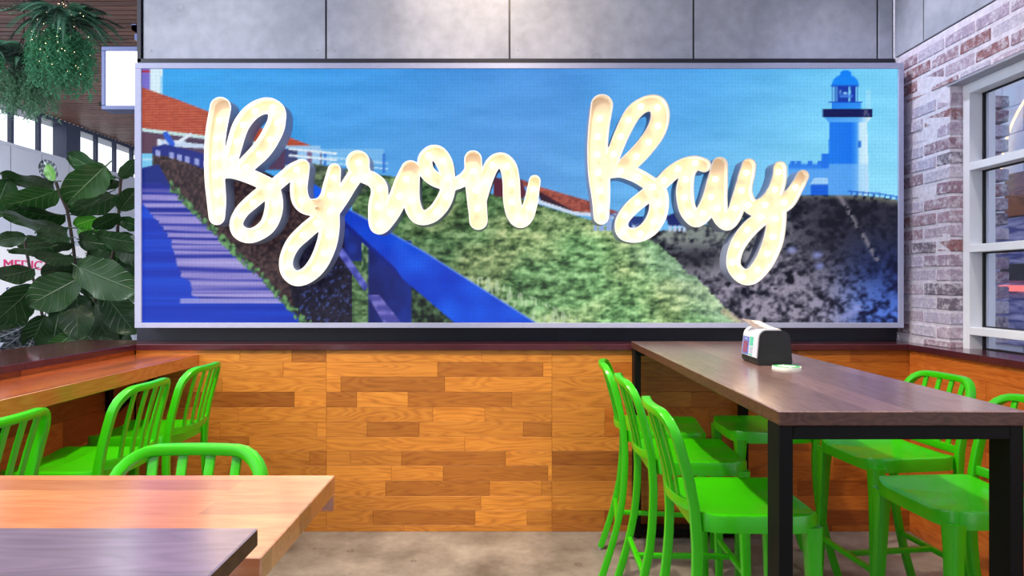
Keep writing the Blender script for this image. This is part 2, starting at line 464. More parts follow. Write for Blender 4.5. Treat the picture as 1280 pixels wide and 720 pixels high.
left = [[(170, 300, 'l'), (300, 365, 'n'), (365, 408, 'd')],
        [(170, 354, 'n'), (354, 408, 'l')],
        [(170, 278, 'm'), (278, 408, 'n')],
        [(170, 240, 'd'), (240, 368, 'k'), (368, 408, 'l')],
        [(170, 298, 'm'), (298, 408, 'n')],
        [(170, 275, 'm'), (275, 396, 'm'), (396, 408, 'l')],
        [(170, 311, 'd'), (311, 408, 'n')],
        [(170, 250, 'm'), (250, 387, 'm'), (387, 408, 'd')],
        [(170, 320, 'm'), (320, 408, 'm')],
        [(170, 260, 'd'), (260, 408, 'm')],
        [(170, 330, 'm'), (330, 408, 'd')],
        [(170, 290, 'm'), (290, 408, 'm')],
        [(170, 408, 'm')]]
right = []
for k in range(13):
    r_ = []; x = 690.0
    while x < 1135:
        w = random.choice([66, 110, 132, 175])
        x2 = min(1136.5, x + w)
        if 1136.5 - x2 < 30: x2 = 1136.5
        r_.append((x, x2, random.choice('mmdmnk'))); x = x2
    right.append(r_)
unit = MB(); unit.box((0, 0, 0), (1, 1, 1))
for k in range(13):
    z1 = EYE - (rows_y[k] - VPY) * WY / F; z0 = EYE - (rows_y[k + 1] - VPY) * WY / F
    z0 = max(z0, 0.0); z1 = min(z1, SZ0)
    if k == 12: z0 = 0.0
    for x0, x1, t in left[k] + mid[k] + right[k]:
        X0 = (x0 - VPX) * WY / F; X1 = (x1 - VPX) * WY / F
        pr = random.uniform(0.0, 0.0015)
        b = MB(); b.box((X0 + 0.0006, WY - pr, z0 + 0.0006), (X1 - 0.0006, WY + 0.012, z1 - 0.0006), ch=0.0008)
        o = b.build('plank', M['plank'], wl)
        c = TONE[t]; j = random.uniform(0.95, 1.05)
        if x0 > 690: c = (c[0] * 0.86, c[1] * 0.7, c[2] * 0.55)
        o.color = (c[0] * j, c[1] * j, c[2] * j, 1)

# right timber wall under the window
wr = struct_root('wall_lower_right', 'amber timber plank wall under the window')
b = MB(); b.box((RX + 0.012, 0.6, 0), (RX + 0.25, WY + 0.2, SZ0)); b.build('backing', mat('plank_backing_side', srgb(50, 24, 10), 0.8, noise=0.1), wr)
zs = [SZ0, 1.0, 0.82, 0.64, 0.46, 0.3, 0.15, 0.0]
for k in range(7):
    y = WY - 0.001
    while y > 0.65:
        y2 = max(0.62, y - random.choice([0.62, 0.9, 1.2]))
        b = MB(); b.box((RX - random.uniform(0, 0.0015), y2 + 0.0006, zs[k + 1] + 0.0006), (RX + 0.012, y - 0.0006, zs[k] - 0.0006), ch=0.0008)
        o = b.build('plank', M['plank_side'], wr); c = TONE[random.choice('nmdn')]; o.color = (c[0], c[1] * 0.9, c[2] * 0.8, 1)
        y = y2

# left low wall
wleft = struct_root('wall_left', 'low timber wall under the left bar counter')
b = MB(); b.box((LX - 0.5, 0.6, 0), (LX - 0.012, 4.2, SZ0)); b.build('backing', mat('plank_backing_left', srgb(50, 24, 10), 0.8, noise=0.1), wleft)
zs = [SZ0, 0.95, 0.8, 0.65, 0.5, 0.34, 0.18, 0.0]
for k in range(7):
    y = WY - 0.001
    while y > 0.65:
        y2 = max(0.62, y - random.choice([0.62, 0.9, 1.2]))
        b = MB(); b.box((LX - 0.012, y2 + 0.0006, zs[k + 1] + 0.0006), (LX + random.uniform(0, 0.0015), y - 0.0006, zs[k] - 0.0006), ch=0.0008)
        o = b.build('plank', M['plank_side'], wleft); c = TONE[random.choice('mdkd')]; o.color = (c[0], c[1] * 0.8, c[2] * 0.7, 1)
        y = y2

# sills
b = MB(); b.box((LX + 0.02, WY - 0.022, SZ0), (RX - 0.022, UY - 0.02, SZ1), ch=0.003)
tag(b.build('trim_2', M['sill']), 'dark plum ledge along the back timber wall', None, None, 'structure')
b = MB(); b.box((LX - 0.52, 0.6, SZ0), (LX + 0.02, UY - 0.02, SZ1), ch=0.003)
tag(b.build('trim_3', M['sill']), 'wide dark plum ledge on the left low wall', None, None, 'structure')
b = MB(); b.box((RX - 0.022, 0.6, SZ0), (RX + 0.28, UY - 0.02, SZ1), ch=0.003)
tag(b.build('trim_4', M['sill']), 'dark plum ledge under the right window', None, None, 'structure')
b = MB(); b.box(((171 - VPX) * 4.12 / F, UY - 0.03, SZ1), (BX - 0.002, UY, 1.32))
b.box((0.325, UY - 0.034, SZ1), (0.33, UY - 0.03, 1.32))
tag(b.build('trim_5', M['navy']), 'dark navy strip between ledge and screen', None, None, 'structure')

# ------------------------------------------------------------------ brick wall on the right
br = struct_root('wall_right', 'recycled brick wall around the right window')
OPY = 3.627; OPZ = 2.63; TOPZ = 2.952
b = MB()
b.box((BX + 0.004, OPY + 0.006, SZ1), (BX + 0.105, UY + 0.2, TOPZ)); b.box((BX + 0.004, 0.9, OPZ + 0.004), (BX + 0.105, OPY + 0.006, TOPZ))
b.build('mortar_bed', M['mortar'], br)


def brick_mesh(seed):
    r = random.Random(seed)
    bm = bmesh.new(); bmesh.ops.create_cube(bm, size=1.0)
    bmesh.ops.scale(bm, vec=(0.11, 0.23, 0.073), verts=bm.verts)
    bmesh.ops.bevel(bm, geom=bm.edges[:], offset=0.006, segments=1, affect='EDGES')
    for v in bm.verts: v.co += Vector([r.uniform(-0.003, 0.003) for _ in range(3)])
    me = bpy.data.meshes.new('brick'); bm.to_mesh(me); bm.free(); me.materials.append(M['brick'])
    return me


BR = [brick_mesh(i) for i in range(5)]


def put_brick(y0, y1, z, h=0.073, dx=0.0):
    o = bpy.data.objects.new('brick', random.choice(BR)); COL.objects.link(o); o.parent = br
    o.location = (BX + 0.055 + dx + random.uniform(-0.003, 0.003), (y0 + y1) / 2, z + h / 2)
    o.scale = (1, (abs(y1 - y0)) / 0.23, h / 0.073)
    o.rotation_euler = (random.uniform(-.01, .01), 0, random.uniform(-.008, .008))


course = 0.0832
k = 0; z = SZ1 - 0.035
while z + 0.03 < TOPZ:
    zz, h = z, 0.067
    if zz < SZ1: h -= SZ1 - zz; zz = SZ1
    if zz + h > TOPZ - 0.002: h = TOPZ - 0.002 - zz
    first = 0.23 if k % 2 == 0 else 0.112
    if zz + 0.05 < OPZ:
        y = OPY
        while y < UY:
            w = first if y == OPY else 0.23
            put_brick(y, min(y + w, UY + 0.02), zz, h); y += w + 0.01
    else:
        if zz < OPZ + 0.004: h -= OPZ + 0.004 - zz; zz = OPZ + 0.004
        y = UY - (0.0 if k % 2 else 0.12)
        if not k % 2: put_brick(y + 0.01, UY, zz, h)
        while y > 1.0:
            put_brick(y - 0.23, y, zz, h); y -= 0.24
    k += 1; z += course
z = SZ1 + 0.03
while z < OPZ - 0.08:
    put_brick(OPY - 0.02, OPY + 0.21, z, 0.067, 0.215)
    z += course
b = MB(); b.box((BX - 0.004, 0.9, OPZ - 0.012), (BX + 0.16, OPY + 0.02, OPZ)); b.build('lintel', M['lintel'], br)
# cladding above the brick
wr2 = struct_root('wall_right_upper', 'grey cement cladding above the right brick wall')
b = MB(); b.box((BX + 0.012, 0.9, TOPZ + 0.01), (BX + 0.2, UY, 4.05)); b.build('backing', M['navy'], wr2)
yj = BX * F / (1154 - VPX)
for y0, y1 in ((yj + 0.005, UY - 0.004), (yj - 1.2, yj - 0.005), (yj - 2.4, yj - 1.21)):
    b = MB(); b.box((BX, y0, TOPZ + 0.008), (BX + 0.012, y1, 4.05), ch=0.002); b.build('cement_panel', M['clad'], wr2)

# ------------------------------------------------------------------ window on the right
WX = 2.573
win = struct_root('window_1', 'white framed window in the brick wall')
y1 = OPY - 0.001; y0 = 1.2; st = 0.052; dp = 0.075
b = MB()
b.box((WX, y1 - st, SZ1), (WX + dp, y1, OPZ - 0.013)); b.box((WX, y0, SZ1), (WX + dp, y0 + st, OPZ - 0.013))
b.build('jamb', M['white_frame'], win)
b = MB(); b.box((WX, y0 + st, OPZ - 0.068), (WX + dp, y1 - st, OPZ - 0.013)); b.build('head', M['white_frame'], win)
for zt, zb in ((2.172, 2.129), (1.715, 1.672), (1.255, 1.212)):
    b = MB(); b.box((WX, y0 + st, zb), (WX + dp, y1 - st, zt), ch=0.002); b.build('transom', M['white_frame'], win)
gl = NT('window_glass'); gl.setv(**{'Base Color': (0.86, 0.9, 1, 1), 'Roughness': 0.02, 'Transmission Weight': 1.0, 'IOR': 1.45})
for za, zb in ((SZ1, 1.212), (1.255, 1.672), (1.715, 2.129), (2.172, OPZ - 0.068)):
    b = MB()
    for (p, q) in (((y1 - st - 0.012, za), (y1 - st, zb)), ((y0 + st, za), (y0 + st + 0.012, zb)), ((y0 + st, zb - 0.008), (y1 - st, zb)), ((y0 + st, za), (y1 - st, za + 0.006))):
        b.box((WX + dp - 0.004, p[0], p[1]), (WX + dp + 0.012, q[0], q[1]))
    b.build('gasket', M['gasket'], win)
    b = MB(); b.box((WX + dp + 0.001, y0 + st + 0.006, za + 0.003), (WX + dp + 0.007, y1 - st - 0.006, zb - 0.004)); b.build('pane', gl.m, win)
b = MB(); b.box((WX + dp + 0.012, y1 - st - 0.03, SZ1), (WX + dp + 0.05, y1 - 0.02, OPZ - 0.02)); b.build('outer_jamb', M['white_frame'], win)

# outside the window: added sky-covering wall, panels standing in for reflections, rope light
M['ext'] = mat('lavender_render', srgb(222, 228, 250), 0.7, noise=0.05, nscale=3)
EXX = 3.7
ext = struct_root('wall_sky_cover', 'pale blue tiled wall added outside to cover the white sky')
b = MB(); b.box((EXX + 0.012, 1.5, 0), (EXX + 0.2, 6.6, 4.4)); b.build('backing', M['mortar'], ext)
tile = MB(); tile.box((EXX, 0, 0), (EXX + 0.012, 0.395, 0.195), ch=0.003); tile_me = tile.mesh('tile'); tile_me.materials.append(M['ext'])
for r in range(5, 19):
    for c in range(4, 15):
        o = bpy.data.objects.new('tile', tile_me); COL.objects.link(o); o.parent = ext; o.location = (0, 0.4 * c + (0.2 if r % 2 else 0), 0.2 * r)


def sea_mat():
    n = NT('wave_reflection_print')
    g = n.n('ShaderNodeNewGeometry'); mp = n.n('ShaderNodeMapping'); mp.inputs['Scale'].default_value = (1, 1.2, 6)
    nz = n.n('ShaderNodeTexNoise'); nz.inputs['Scale'].default_value = 3.5; nz.inputs['Detail'].default_value = 6; nz.inputs['Distortion'].default_value = 0.8
    n.l(g.outputs['Position'], mp.inputs['Vector']); n.l(mp.outputs[0], nz.inputs['Vector'])
    cr = n.n('ShaderNodeValToRGB'); cr.color_ramp.elements[0].position = 0.38; cr.color_ramp.elements[1].position = 0.68
    cr.color_ramp.elements[0].color = srgb(66, 74, 150); cr.color_ramp.elements[1].color = srgb(186, 186, 232)
    n.l(nz.outputs[0], cr.inputs[0]); n.l(cr.outputs[0], n.b.inputs['Base Color']); n.setv(Roughness=0.5)
    return n.m


def EP(px, py, X):   # point on the plane x = X seen at a photo pixel
    d = X * F / (px - VPX)
    return Vector((X, d, EYE + (VPY - py) * d / F))


def wall_card(name, px0, px1, zlo, zhi, thick, m, label, cat, back=0.001):
    ya = EP(px0, 300, EXX - thick).y; yb = EP(px1, 300, EXX - thick).y
    b = MB(); b.box((EXX - thick - back, yb, zlo), (EXX - back, ya, zhi), ch=0.003)
    return tag(b.build(name, m, None, (EXX, (ya + yb) / 2, zlo)), label, cat)


wall_card('wave_reflection', 1238, 1420, 1.05, 1.98, 0.02, sea_mat(), 'blue seascape panel standing in for reflections in the right window', 'mural')  # wave colours imitate reflections in the glass
wall_card('reflected_board', 1256, 1420, 1.985, 2.3, 0.03, wood('brown_board', (8, 1.2, 8), [srgb(84, 42, 22), srgb(130, 66, 32), srgb(150, 84, 44)], 0.4, 4), 'plain brown board standing in for a reflection above the blue panel', 'board')
wall_card('reflected_black_panel', 1254, 1420, 1.52, 1.64, 0.04, M['black'], 'black blank panel standing in for a reflection in the lower window pane', 'panel', 0.022)
wall_card('reflected_salmon_strip', 1252, 1420, 1.44, 1.485, 0.04, mat('salmon_reflection_glow', srgb(255, 130, 120), 0.5, emis=srgb(255, 120, 112), estr=0.8), 'glowing salmon strip standing in for a reflection below the black panel', 'sign', 0.022)  # emission imitates a reflected strip
b = MB(); pts = []
pa = EP(1252, 205, EXX - 0.04)
for i in range(20):
    t = i / 19; a = math.pi * 0.5 * t
    pts.append((EXX - 0.04, pa.y - 0.95 * (1 - math.cos(a)), 2.32 + 0.75 * math.sin(a)))
b.sweep(pts, (1, 0, 0), 0.007, 0.007, 8)
tag(b.build('rope_light', mat('warm_rope_light', (1, .8, .5, 1), 0.4, emis=(1.0, 0.62, 0.3, 1), estr=2.2)), 'glowing golden rope light arch outside the upper window pane', 'light')

# ------------------------------------------------------------------ LED screen
SD = 3.955
led = thing('video_wall', 'wide wall mounted video screen showing a headland path and lighthouse', 'screen', (0, 4.05, 1.2))


def fx(px): return (px - VPX) * SD / F
def fz(py): return EYE + (VPY - py) * SD / F


L, R_, T, B_ = fx(168), fx(1130), fz(78.5), fz(410)
l2, r2, t2, b2 = fx(176.5), fx(1123.5), fz(85.5), fz(403.5)
org = (0, 4.05, 1.2)
for (a, c) in (((L, T), (R_, t2)), ((L, b2), (R_, B_)), ((L, t2), (l2, b2)), ((r2, t2), (R_, b2))):
    b = MB(); b.box((a[0], SD, a[1]), (c[0], SD + 0.16, c[1]), ch=0.002)
    b.build('frame_rail', M['frame'], led, org)
b = MB(); b.box((L + 0.01, SD + 0.02, B_ + 0.01), (R_ - 0.01, UY - 0.002, T - 0.01)); b.build('cabinet', M['navy'], led, org)

# ---- the picture: painted as numbers, one colour per lamp of the video wall
NX, NY = 1264, 424
px = np.linspace(176.5, 1123.5, NX)[None, :].repeat(NY, 0)
py = np.linspace(85.5, 403.5, NY)[:, None].repeat(NX, 1)
img = np.zeros((NY, NX, 3))


def vnoise(sx, sy, seed, octv=1, pers=0.5):
    r = np.random.default_rng(seed); out = np.zeros((NY, NX)); amp = 1; tot = 0
    for o in range(octv):
        gx, gy = px / sx * (2 ** o), py / sy * (2 ** o)
        tab = r.random((256, 256))
        x0 = np.floor(gx).astype(int); y0 = np.floor(gy).astype(int); fx_ = gx - x0; fy_ = gy - y0
        fx_ = fx_ * fx_ * (3 - 2 * fx_); fy_ = fy_ * fy_ * (3 - 2 * fy_)
        g = lambda a, c: tab[c % 256, a % 256]
        out += amp * ((g(x0, y0) * (1 - fx_) + g(x0 + 1, y0) * fx_) * (1 - fy_) + (g(x0, y0 + 1) * (1 - fx_) + g(x0 + 1, y0 + 1) * fx_) * fy_)
        tot += amp; amp *= pers
    return out / tot


def poly(pts):
    inside = np.zeros((NY, NX), bool); n_ = len(pts); j = n_ - 1
    for i in range(n_):
        xi, yi = pts[i]; xj, yj = pts[j]
        if yi != yj:
            c = ((yi > py) != (yj > py)) & (px < (xj - xi) * (py - yi) / (yj - yi) + xi)
            inside ^= c
        j = i
    return inside


def rect(x0, y0, x1, y1): return (px >= x0) & (px <= x1) & (py >= y0) & (py <= y1)


def line(x0, y0, x1, y1, w):
    dx, dy = x1 - x0, y1 - y0; t = np.clip(((px - x0) * dx + (py - y0) * dy) / (dx * dx + dy * dy), 0, 1)
    return np.hypot(px - x0 - t * dx, py - y0 - t * dy) < w


def put(mask, col, a=1.0):
    c = np.array(col, float)
    if c.ndim == 1: c = c[None, None, :]
    al = mask.astype(float) * a
    img[:] = img * (1 - al[..., None]) + c * al[..., None]


def ramp(t, *cols):
    """cols: (pos, rgb)"""
    out = np.zeros(t.shape + (3,))
    for k in range(3):
        out[..., k] = np.interp(t, [c[0] for c in cols], [c[1][k] for c in cols])
    return out


def yline(pts): return np.interp(px, [p[0] for p in pts], [p[1] for p in pts])


# sky
u = (px - 176) / 948; v = (py - 85) / 319
sky = ramp(u + 0.12 * v, (0, (52, 168, 240)), (0.25, (62, 158, 234)), (0.55, (74, 150, 226)), (0.75, (86, 172, 238)), (0.95, (122, 212, 252)), (1.1, (128, 214, 252)))
sky += ((py - 120)[..., None] * np.array([0.16, 0.09, 0.03])).clip(-8, 22)
img[:] = sky + (vnoise(60, 14, 3, 3) - 0.5)[..., None] * 22
# far sea rails at left
put(rect(352, 186, 480, 206), (140, 200, 242), 0.55)
for y_ in (191, 198): put(line(356, y_, 484, y_ + 13, 1.0), (176, 220, 248))
for x_ in (405, 440, 478): put(rect(x_, 192, x_ + 3, 216), (40, 110, 210))
# chimney and left roof
put(rect(176, 85, 187.5, 112), (118, 108, 204)); put(rect(176, 88, 187, 91.5), (170, 40, 70)); put(rect(187.5, 86, 203, 120), (214, 238, 250)); put(rect(200, 96, 203, 120), (150, 214, 248))
roof = poly([(176, 109), (220, 124), (262, 140), (360, 171), (402, 187), (350, 181), (262, 170), (176, 160)])
rc = ramp((np.sin((py + 0.02 * px) * 2 * math.pi / 3.3) * 0.5 + 0.5) * 0.6 + vnoise(5, 2.5, 5, 2) * 0.4, (0, (128, 44, 34)), (0.5, (186, 82, 56)), (1, (214, 110, 80)))
put(roof, rc)
under = poly([(176, 160), (402, 187), (402, 212), (176, 212)])
put(under, (84, 62, 92))
put(poly([(176, 160), (262, 170), (402, 187), (402, 190), (262, 174.5), (176, 164)]), (196, 226, 226))
# verandah details
put(poly([(176, 166), (192, 168), (205, 176), (192, 190), (176, 192)]), (92, 62, 84))
put(poly([(196, 174), (262, 178), (262, 186), (196, 182)]), (196, 214, 240)); put(rect(196, 174, 201, 184), (222, 232, 248))
put(line(207, 168, 215, 180, 3.5), (36, 92, 214)); put(line(222, 178, 238, 168, 2), (220, 232, 246))
put(poly([(232, 174), (262, 177), (262, 181), (232, 178)]), (70, 52, 78))
put(rect(356, 182, 400, 215), (150, 198, 240)); put(rect(356, 186, 372, 206), (66, 72, 120)); put(rect(384, 188, 390, 204), (120, 90, 130))
for y_ in (186, 194): put(line(362, y_, 420, y_ + 6, 1.3), (222, 238, 250))
put(rect(176, 192, 192, 212), (120, 200, 240)); put(rect(176, 198, 192, 200), (180, 226, 248))
# retaining wall
wall = poly([(190, 186), (262, 199), (330, 214), (430, 262), (440, 300), (500, 404), (370, 404), (215, 236), (190, 226)])
wn = vnoise(3, 3, 9, 2)
put(wall, ramp(wn, (0.2, (30, 20, 28)), (0.8, (88, 66, 66))))
put(poly([(350, 300), (430, 280), (500, 404), (372, 404)]), ramp(vnoise(4, 4, 10, 2), (0.2, (12, 12, 30)), (0.8, (38, 34, 58))))
put(rect(374, 330, 462, 404) & (wn > 0.68) & (px + 0.5 * py > 560), (66, 84, 150), 0.8)
put(poly([(176, 210), (198, 205), (215, 236), (176, 234)]), (14, 38, 130))
# blue hand rail with white pickets
put(poly([(190, 184), (206, 180), (240, 188), (262, 194), (262, 214), (215, 196), (190, 193)]), (24, 40, 132))
for i, x_ in enumerate((194, 211, 221, 231, 243, 254)):
    put(poly([(x_, 187 + i * 2.6), (x_ + 6, 188.5 + i * 2.6), (x_ + 6, 196 + i * 2.8), (x_, 194 + i * 2.8)]), (150, 160, 220))
# path
edge = yline([(176, 216), (215, 236), (262, 284), (330, 350), (385, 408)])
path = (py > edge - 0) & (px < 388) & (py > 229)
st_ = vnoise(300, 4.2, 21, 2) * 0.75 + vnoise(90, 3.0, 22) * 0.25
bands = np.zeros((NY, NX))
for y_, w, s in ((231, 4, 1), (241, 2, .8), (251, 1.6, .8), (262, 4, 1), (268, 1.6, .7), (279, 3, .6), (288, 2.6, .9), (296, 1.6, .8), (303, 2, .7), (311, 1.8, .5), (319, 1.6, .4), (334, 4.0, 1), (347, 1.5, .4), (370, 2.4, .8)):
    yy = y_ + (px - 176) * 0.02
    bands = np.maximum(bands, s * np.clip(1 - np.abs(py - yy + 2 * (vnoise(60, 8, 77) - .5)) / w, 0, 1))
fade = np.clip((px - 200) / 160, 0, 1)
pc = ramp(np.clip(st_ * 1.25 - 0.12 - bands * 0.75, 0, 1), (0, (18, 36, 150)), (0.25, (52, 60, 170)), (0.5, (140, 132, 206)), (1, (190, 182, 234)))
put(path, pc)
put(path & (py < 240), (26, 36, 140), 0.45)
shx = np.interp(py, [252, 262, 275, 300, 332, 345, 352, 366, 376, 379, 404], [176, 184, 196, 214, 222, 226, 238, 240, 252, 420, 420]) + 5 * (vnoise(40, 4, 31) - 0.5)
put(path & (py > 252) & (px < shx), ramp(vnoise(200, 6, 33, 2), (0.2, (6, 44, 176)), (0.8, (18, 74, 214))))
put(path & (np.abs(py - 375) < 3) & (px > 225) & (px < 375), (170, 164, 226), 0.8)
# grass edge along the path
gd = py - edge
gn = vnoise(4, 5, 41, 2)
put((np.abs(gd + 1) < 3 + 9 * (gn - 0.2)) & (px > 212) & (px < 390) & (gn > 0.36), ramp(gn, (0.3, (24, 54, 40)), (0.7, (110, 160, 100))))
# hill
top = yline([(385, 205), (440, 214), (480, 219), (560, 228), (600, 240), (650, 247), (676, 256), (740, 275), (770, 286), (800, 291), (850, 285), (890, 279), (960, 262), (1000, 243), (1040, 241), (1100, 246), (1124, 250)])
rgt = np.interp(py, [280, 300, 330, 385, 404], [800, 812, 852, 906, 930]) + 26 * (vnoise(14, 10, 55, 3, 0.6) - 0.5)
hill = (py > top) & (px < rgt) & (px > 440)
n1 = vnoise(11, 6, 51, 3, 0.62); n2 = vnoise(60, 40, 52, 2); sl = vnoise(16, 5, 53, 2)
# streaks lean down the slope
hn = np.clip(0.55 * n1 + 0.45 * sl, 0, 1)
shr = (px * 0.5 + py * 0.87); shp = (px * 0.87 - py * 0.5)
fine = vnoise(5, 3.2, 54, 3, 0.65)
hn = 0.4 * n1 + 0.25 * sl + 0.35 * fine
hc = ramp(np.clip((hn - 0.30) / 0.36, 0, 1), (0, (34, 54, 38)), (0.28, (72, 104, 68)), (0.6, (124, 160, 112)), (1, (190, 220, 170)))
light = 1 / (1 + np.exp(-(px - 620) / 45)) * np.clip((py - 240) / 50, 0.2, 1)
hc = hc * (0.74 + 0.32 * light + 0.3 * (n2 - 0.5))[..., None]
wgt = np.clip((n2 - 0.4) / 0.3, 0, 1)[..., None]
hc = hc * (wgt * np.array([1.04, 0.97, 0.9]) + (1 - wgt) * np.array([0.95, 1.05, 0.95]))
put(hill, hc)
put(poly([(388, 204), (440, 212), (470, 232), (440, 250), (400, 236), (388, 226)]), ramp(n1, (0.3, (44, 60, 50)), (0.7, (130, 150, 110))))
edge_w = np.clip((px - (rgt - 70)) / 60, 0, 1) * np.clip((py - 285) / 40, 0, 1) * (0.35 + 0.65 * fine)
put(hill * edge_w, (196, 218, 206), 0.6)
put(hill & (py > 345) & (np.abs(px - (560 + (py - 345) * 2.2)) < 50) & (vnoise(2.5, 9, 58) > 0.6), (206, 226, 190), 0.6)
# rocks and cliff on the right
rock = (py > top) & (px >= rgt)
m1 = vnoise(20, 14, 61, 4, 0.62); m2 = vnoise(55, 40, 62, 2); m3 = vnoise(5, 4.5, 63, 2)
rg = 1 - 2 * np.abs(vnoise(13, 10, 64, 3, 0.6) - 0.5)
mm = 0.36 * m1 + 0.32 * m3 + 0.32 * (rg - 0.3)
sg = lambda t: 1 / (1 + np.exp(-t))
wb = sg((px - 1062) / 14) * sg((py - 308) / 14)
lo = np.array([14, 16, 30]) * (1 - wb[..., None]) + np.array([6, 14, 52]) * wb[..., None]
hi_ = np.array([156, 148, 168]) * (1 - wb[..., None]) + np.array([84, 124, 226]) * wb[..., None]
wg = (sg((960 - px) / 25) * sg((320 - py) / 16))[..., None] * 0.6
hi_ = hi_ * (1 - wg) + np.array([120, 146, 116]) * wg
dark = np.clip(sg((px - 985) / 18) * sg((338 + (px - 1040) * 0.25 - py) / 14), 0, 1)
dk2 = np.exp(-(((px - 868) / 42) ** 2 + ((py - 322) / 16) ** 2))
tt = np.clip((mm - 0.34) / 0.24, 0, 1) * (1 - 0.8 * dark) * (1 - 0.75 * dk2)
rcx = lo * (1 - tt[..., None]) + hi_ * tt[..., None]
put(rock, rcx)
rim_ = np.clip(1 - (py - top) / 9, 0, 1) * sg((px - 1000) / 10) * (m3 > 0.4)
put(rock * rim_, (136, 142, 122), 0.8)
for (x_, y_) in ((990, 312), (1022, 318), (1025, 332), (1065, 390), (1072, 384), (1058, 394)):
    put(rock * np.clip(1.4 - np.hypot((px - x_) / 7, (py - y_) / 5) - 0.9 * np.abs(m3 - 0.4), 0, 1), (150, 160, 226), 0.75)
ln_ = np.abs((px - 1058) - (py - 258) * 0.6 - 8 * (m2 - .5)); put(rock * np.clip(1 - ln_ / 6, 0, 1) * (py < 326) * (m3 > 0.42), (150, 142, 152), 0.8)
put(line(905, 388, 928, 404, 4), (222, 190, 160), 0.5)
# mid roofs
put(poly([(617, 222), (652, 224), (660, 246), (640, 250), (617, 244)]), (92, 44, 62))
put(poly([(652, 224), (676, 233.5), (742, 252.5), (742, 266), (717, 264), (676, 244), (655, 232)]), ramp(vnoise(4, 2, 71, 2), (0.3, (128, 58, 52)), (0.7, (176, 90, 76))))
put(poly([(672, 238), (717, 263), (700, 261), (676, 250)]), (52, 24, 44))
put(poly([(660, 240), (676, 250), (717, 264), (780, 268), (780, 274), (717, 268), (673, 254), (655, 246)]), (206, 222, 244))
put(poly([(742, 254), (778, 266), (742, 268)]), (150, 78, 76))
put(rect(742, 268, 780, 288) & (np.mod(px, 9) > 2), (150, 176, 224)); put(rect(786, 270, 806, 288), (44, 64, 130)); put(rect(790, 280, 803, 287), (176, 200, 236))
put(poly([(832, 270), (848, 264), (862, 282), (836, 282)]), (34, 44, 110)); put(rect(836, 281, 858, 289) & (np.mod(px, 6) > 2), (186, 206, 240))
put(line(742, 258, 800, 283, 1.0), (70, 84, 150))
# lighthouse
put(rect(986, 206, 1062, 244), (86, 164, 244)); put(rect(986, 205, 1060, 211), (44, 132, 240))
for x_ in (988, 996, 1010, 1022): put(rect(x_, 201, x_ + 6, 207), (40, 120, 232))
put(rect(1027, 192, 1036, 210), (26, 116, 236)); put(rect(1054, 204, 1064, 244), (196, 232, 253)); put(rect(1046, 214, 1052, 220), (30, 110, 230))
put(poly([(1012, 231), (1018, 222), (1034, 222), (1040, 231)]), (156, 206, 250)); put(rect(1014, 230, 1038, 244), (18, 96, 222))
tx = (px - 1037) / (1086 - 1037)
tower = (py > 150) & (py < 244) & (px > 1037 - (py - 150) * 0.02) & (px < 1084 + (py - 150) * 0.03)
put(tower, ramp(tx, (0, (24, 122, 238)), (0.55, (14, 116, 240)), (0.7, (60, 152, 246)), (0.78, (196, 234, 254)), (1, (214, 242, 255))))
put(tower & (py > 205), (150, 206, 250), 0.5)
put(tower & rect(1073, 176, 1077, 184), (30, 110, 220))
put(poly([(1030, 146), (1090, 146), (1085, 153), (1036, 153)]), ramp(tx, (0, (70, 160, 246)), (0.7, (90, 176, 248)), (1, (214, 240, 254))))
put(rect(1028.5, 136, 1091, 147), (6, 16, 84)); put(rect(1080, 138, 1090, 145) & (wn > 0.5), (110, 110, 140), 0.7)
put(rect(1040, 127, 1077, 136), ramp(tx, (0, (26, 126, 240)), (0.8, (44, 146, 246)), (1, (190, 232, 254))))
put(rect(1041, 107, 1073, 128), (12, 56, 170))
for x_ in (1042.5, 1046, 1062, 1071): put(rect(x_ - 1, 108, x_ + 1, 127), (120, 206, 252))
put(rect(1050, 113, 1064, 118) & (wn > 0.5), (130, 190, 246)); put(rect(1050, 119, 1066, 122), (70, 130, 232))
put(rect(1036, 127, 1078, 129), (10, 70, 200)); put(rect(1039, 106, 1074, 108.5), (8, 60, 190))
dm = (((px - 1057) / 17) ** 2 + ((py - 107) / 14) ** 2 < 1) & (py < 107)
put(dm, (6, 134, 250)); put(rect(1051, 90, 1064, 98) | ((np.hypot((px - 1057.5) / 7, (py - 92) / 4) < 1)), (4, 130, 250))
put((np.abs(px - 1086) < 3) & (py > 112) & (py < 136), (186, 236, 254), 0.4)
put((py > top - 5) & (py < top) & (px > 1060) & (np.mod(px, 7) < 1.6), (30, 84, 190)); put((np.abs(py - top + 4) < 0.8) & (px > 1060), (30, 100, 210))
# big blue timber rail
put(rect(430, 285, 452, 326), ramp(vnoise(10, 10, 81), (0.2, (14, 26, 96)), (0.8, (26, 52, 150))))
put(rect(452, 300, 461, 352), ramp(gn, (0.3, (40, 74, 50)), (0.7, (140, 170, 120))))
put(poly([(514, 340), (570, 404), (461, 404), (461, 300), (514, 330)]), ramp(gn, (0.25, (12, 22, 22)), (0.8, (86, 116, 80))))
put(rect(460, 300, 514, 404), ramp(vnoise(14, 18, 83, 2) * 0.6 + np.clip((514 - px) / 100, 0, .5), (0.2, (22, 52, 156)), (0.8, (12, 26, 100))))
put(poly([(420, 313), (428, 309), (460, 356), (456, 364)]), ramp(vnoise(6, 6, 85), (0.2, (58, 64, 160)), (0.8, (112, 116, 214))))
put(poly([(459, 368), (474, 368), (503, 404), (480, 404)]), ramp(vnoise(6, 6, 86), (0.2, (72, 72, 160)), (0.8, (130, 122, 206))))
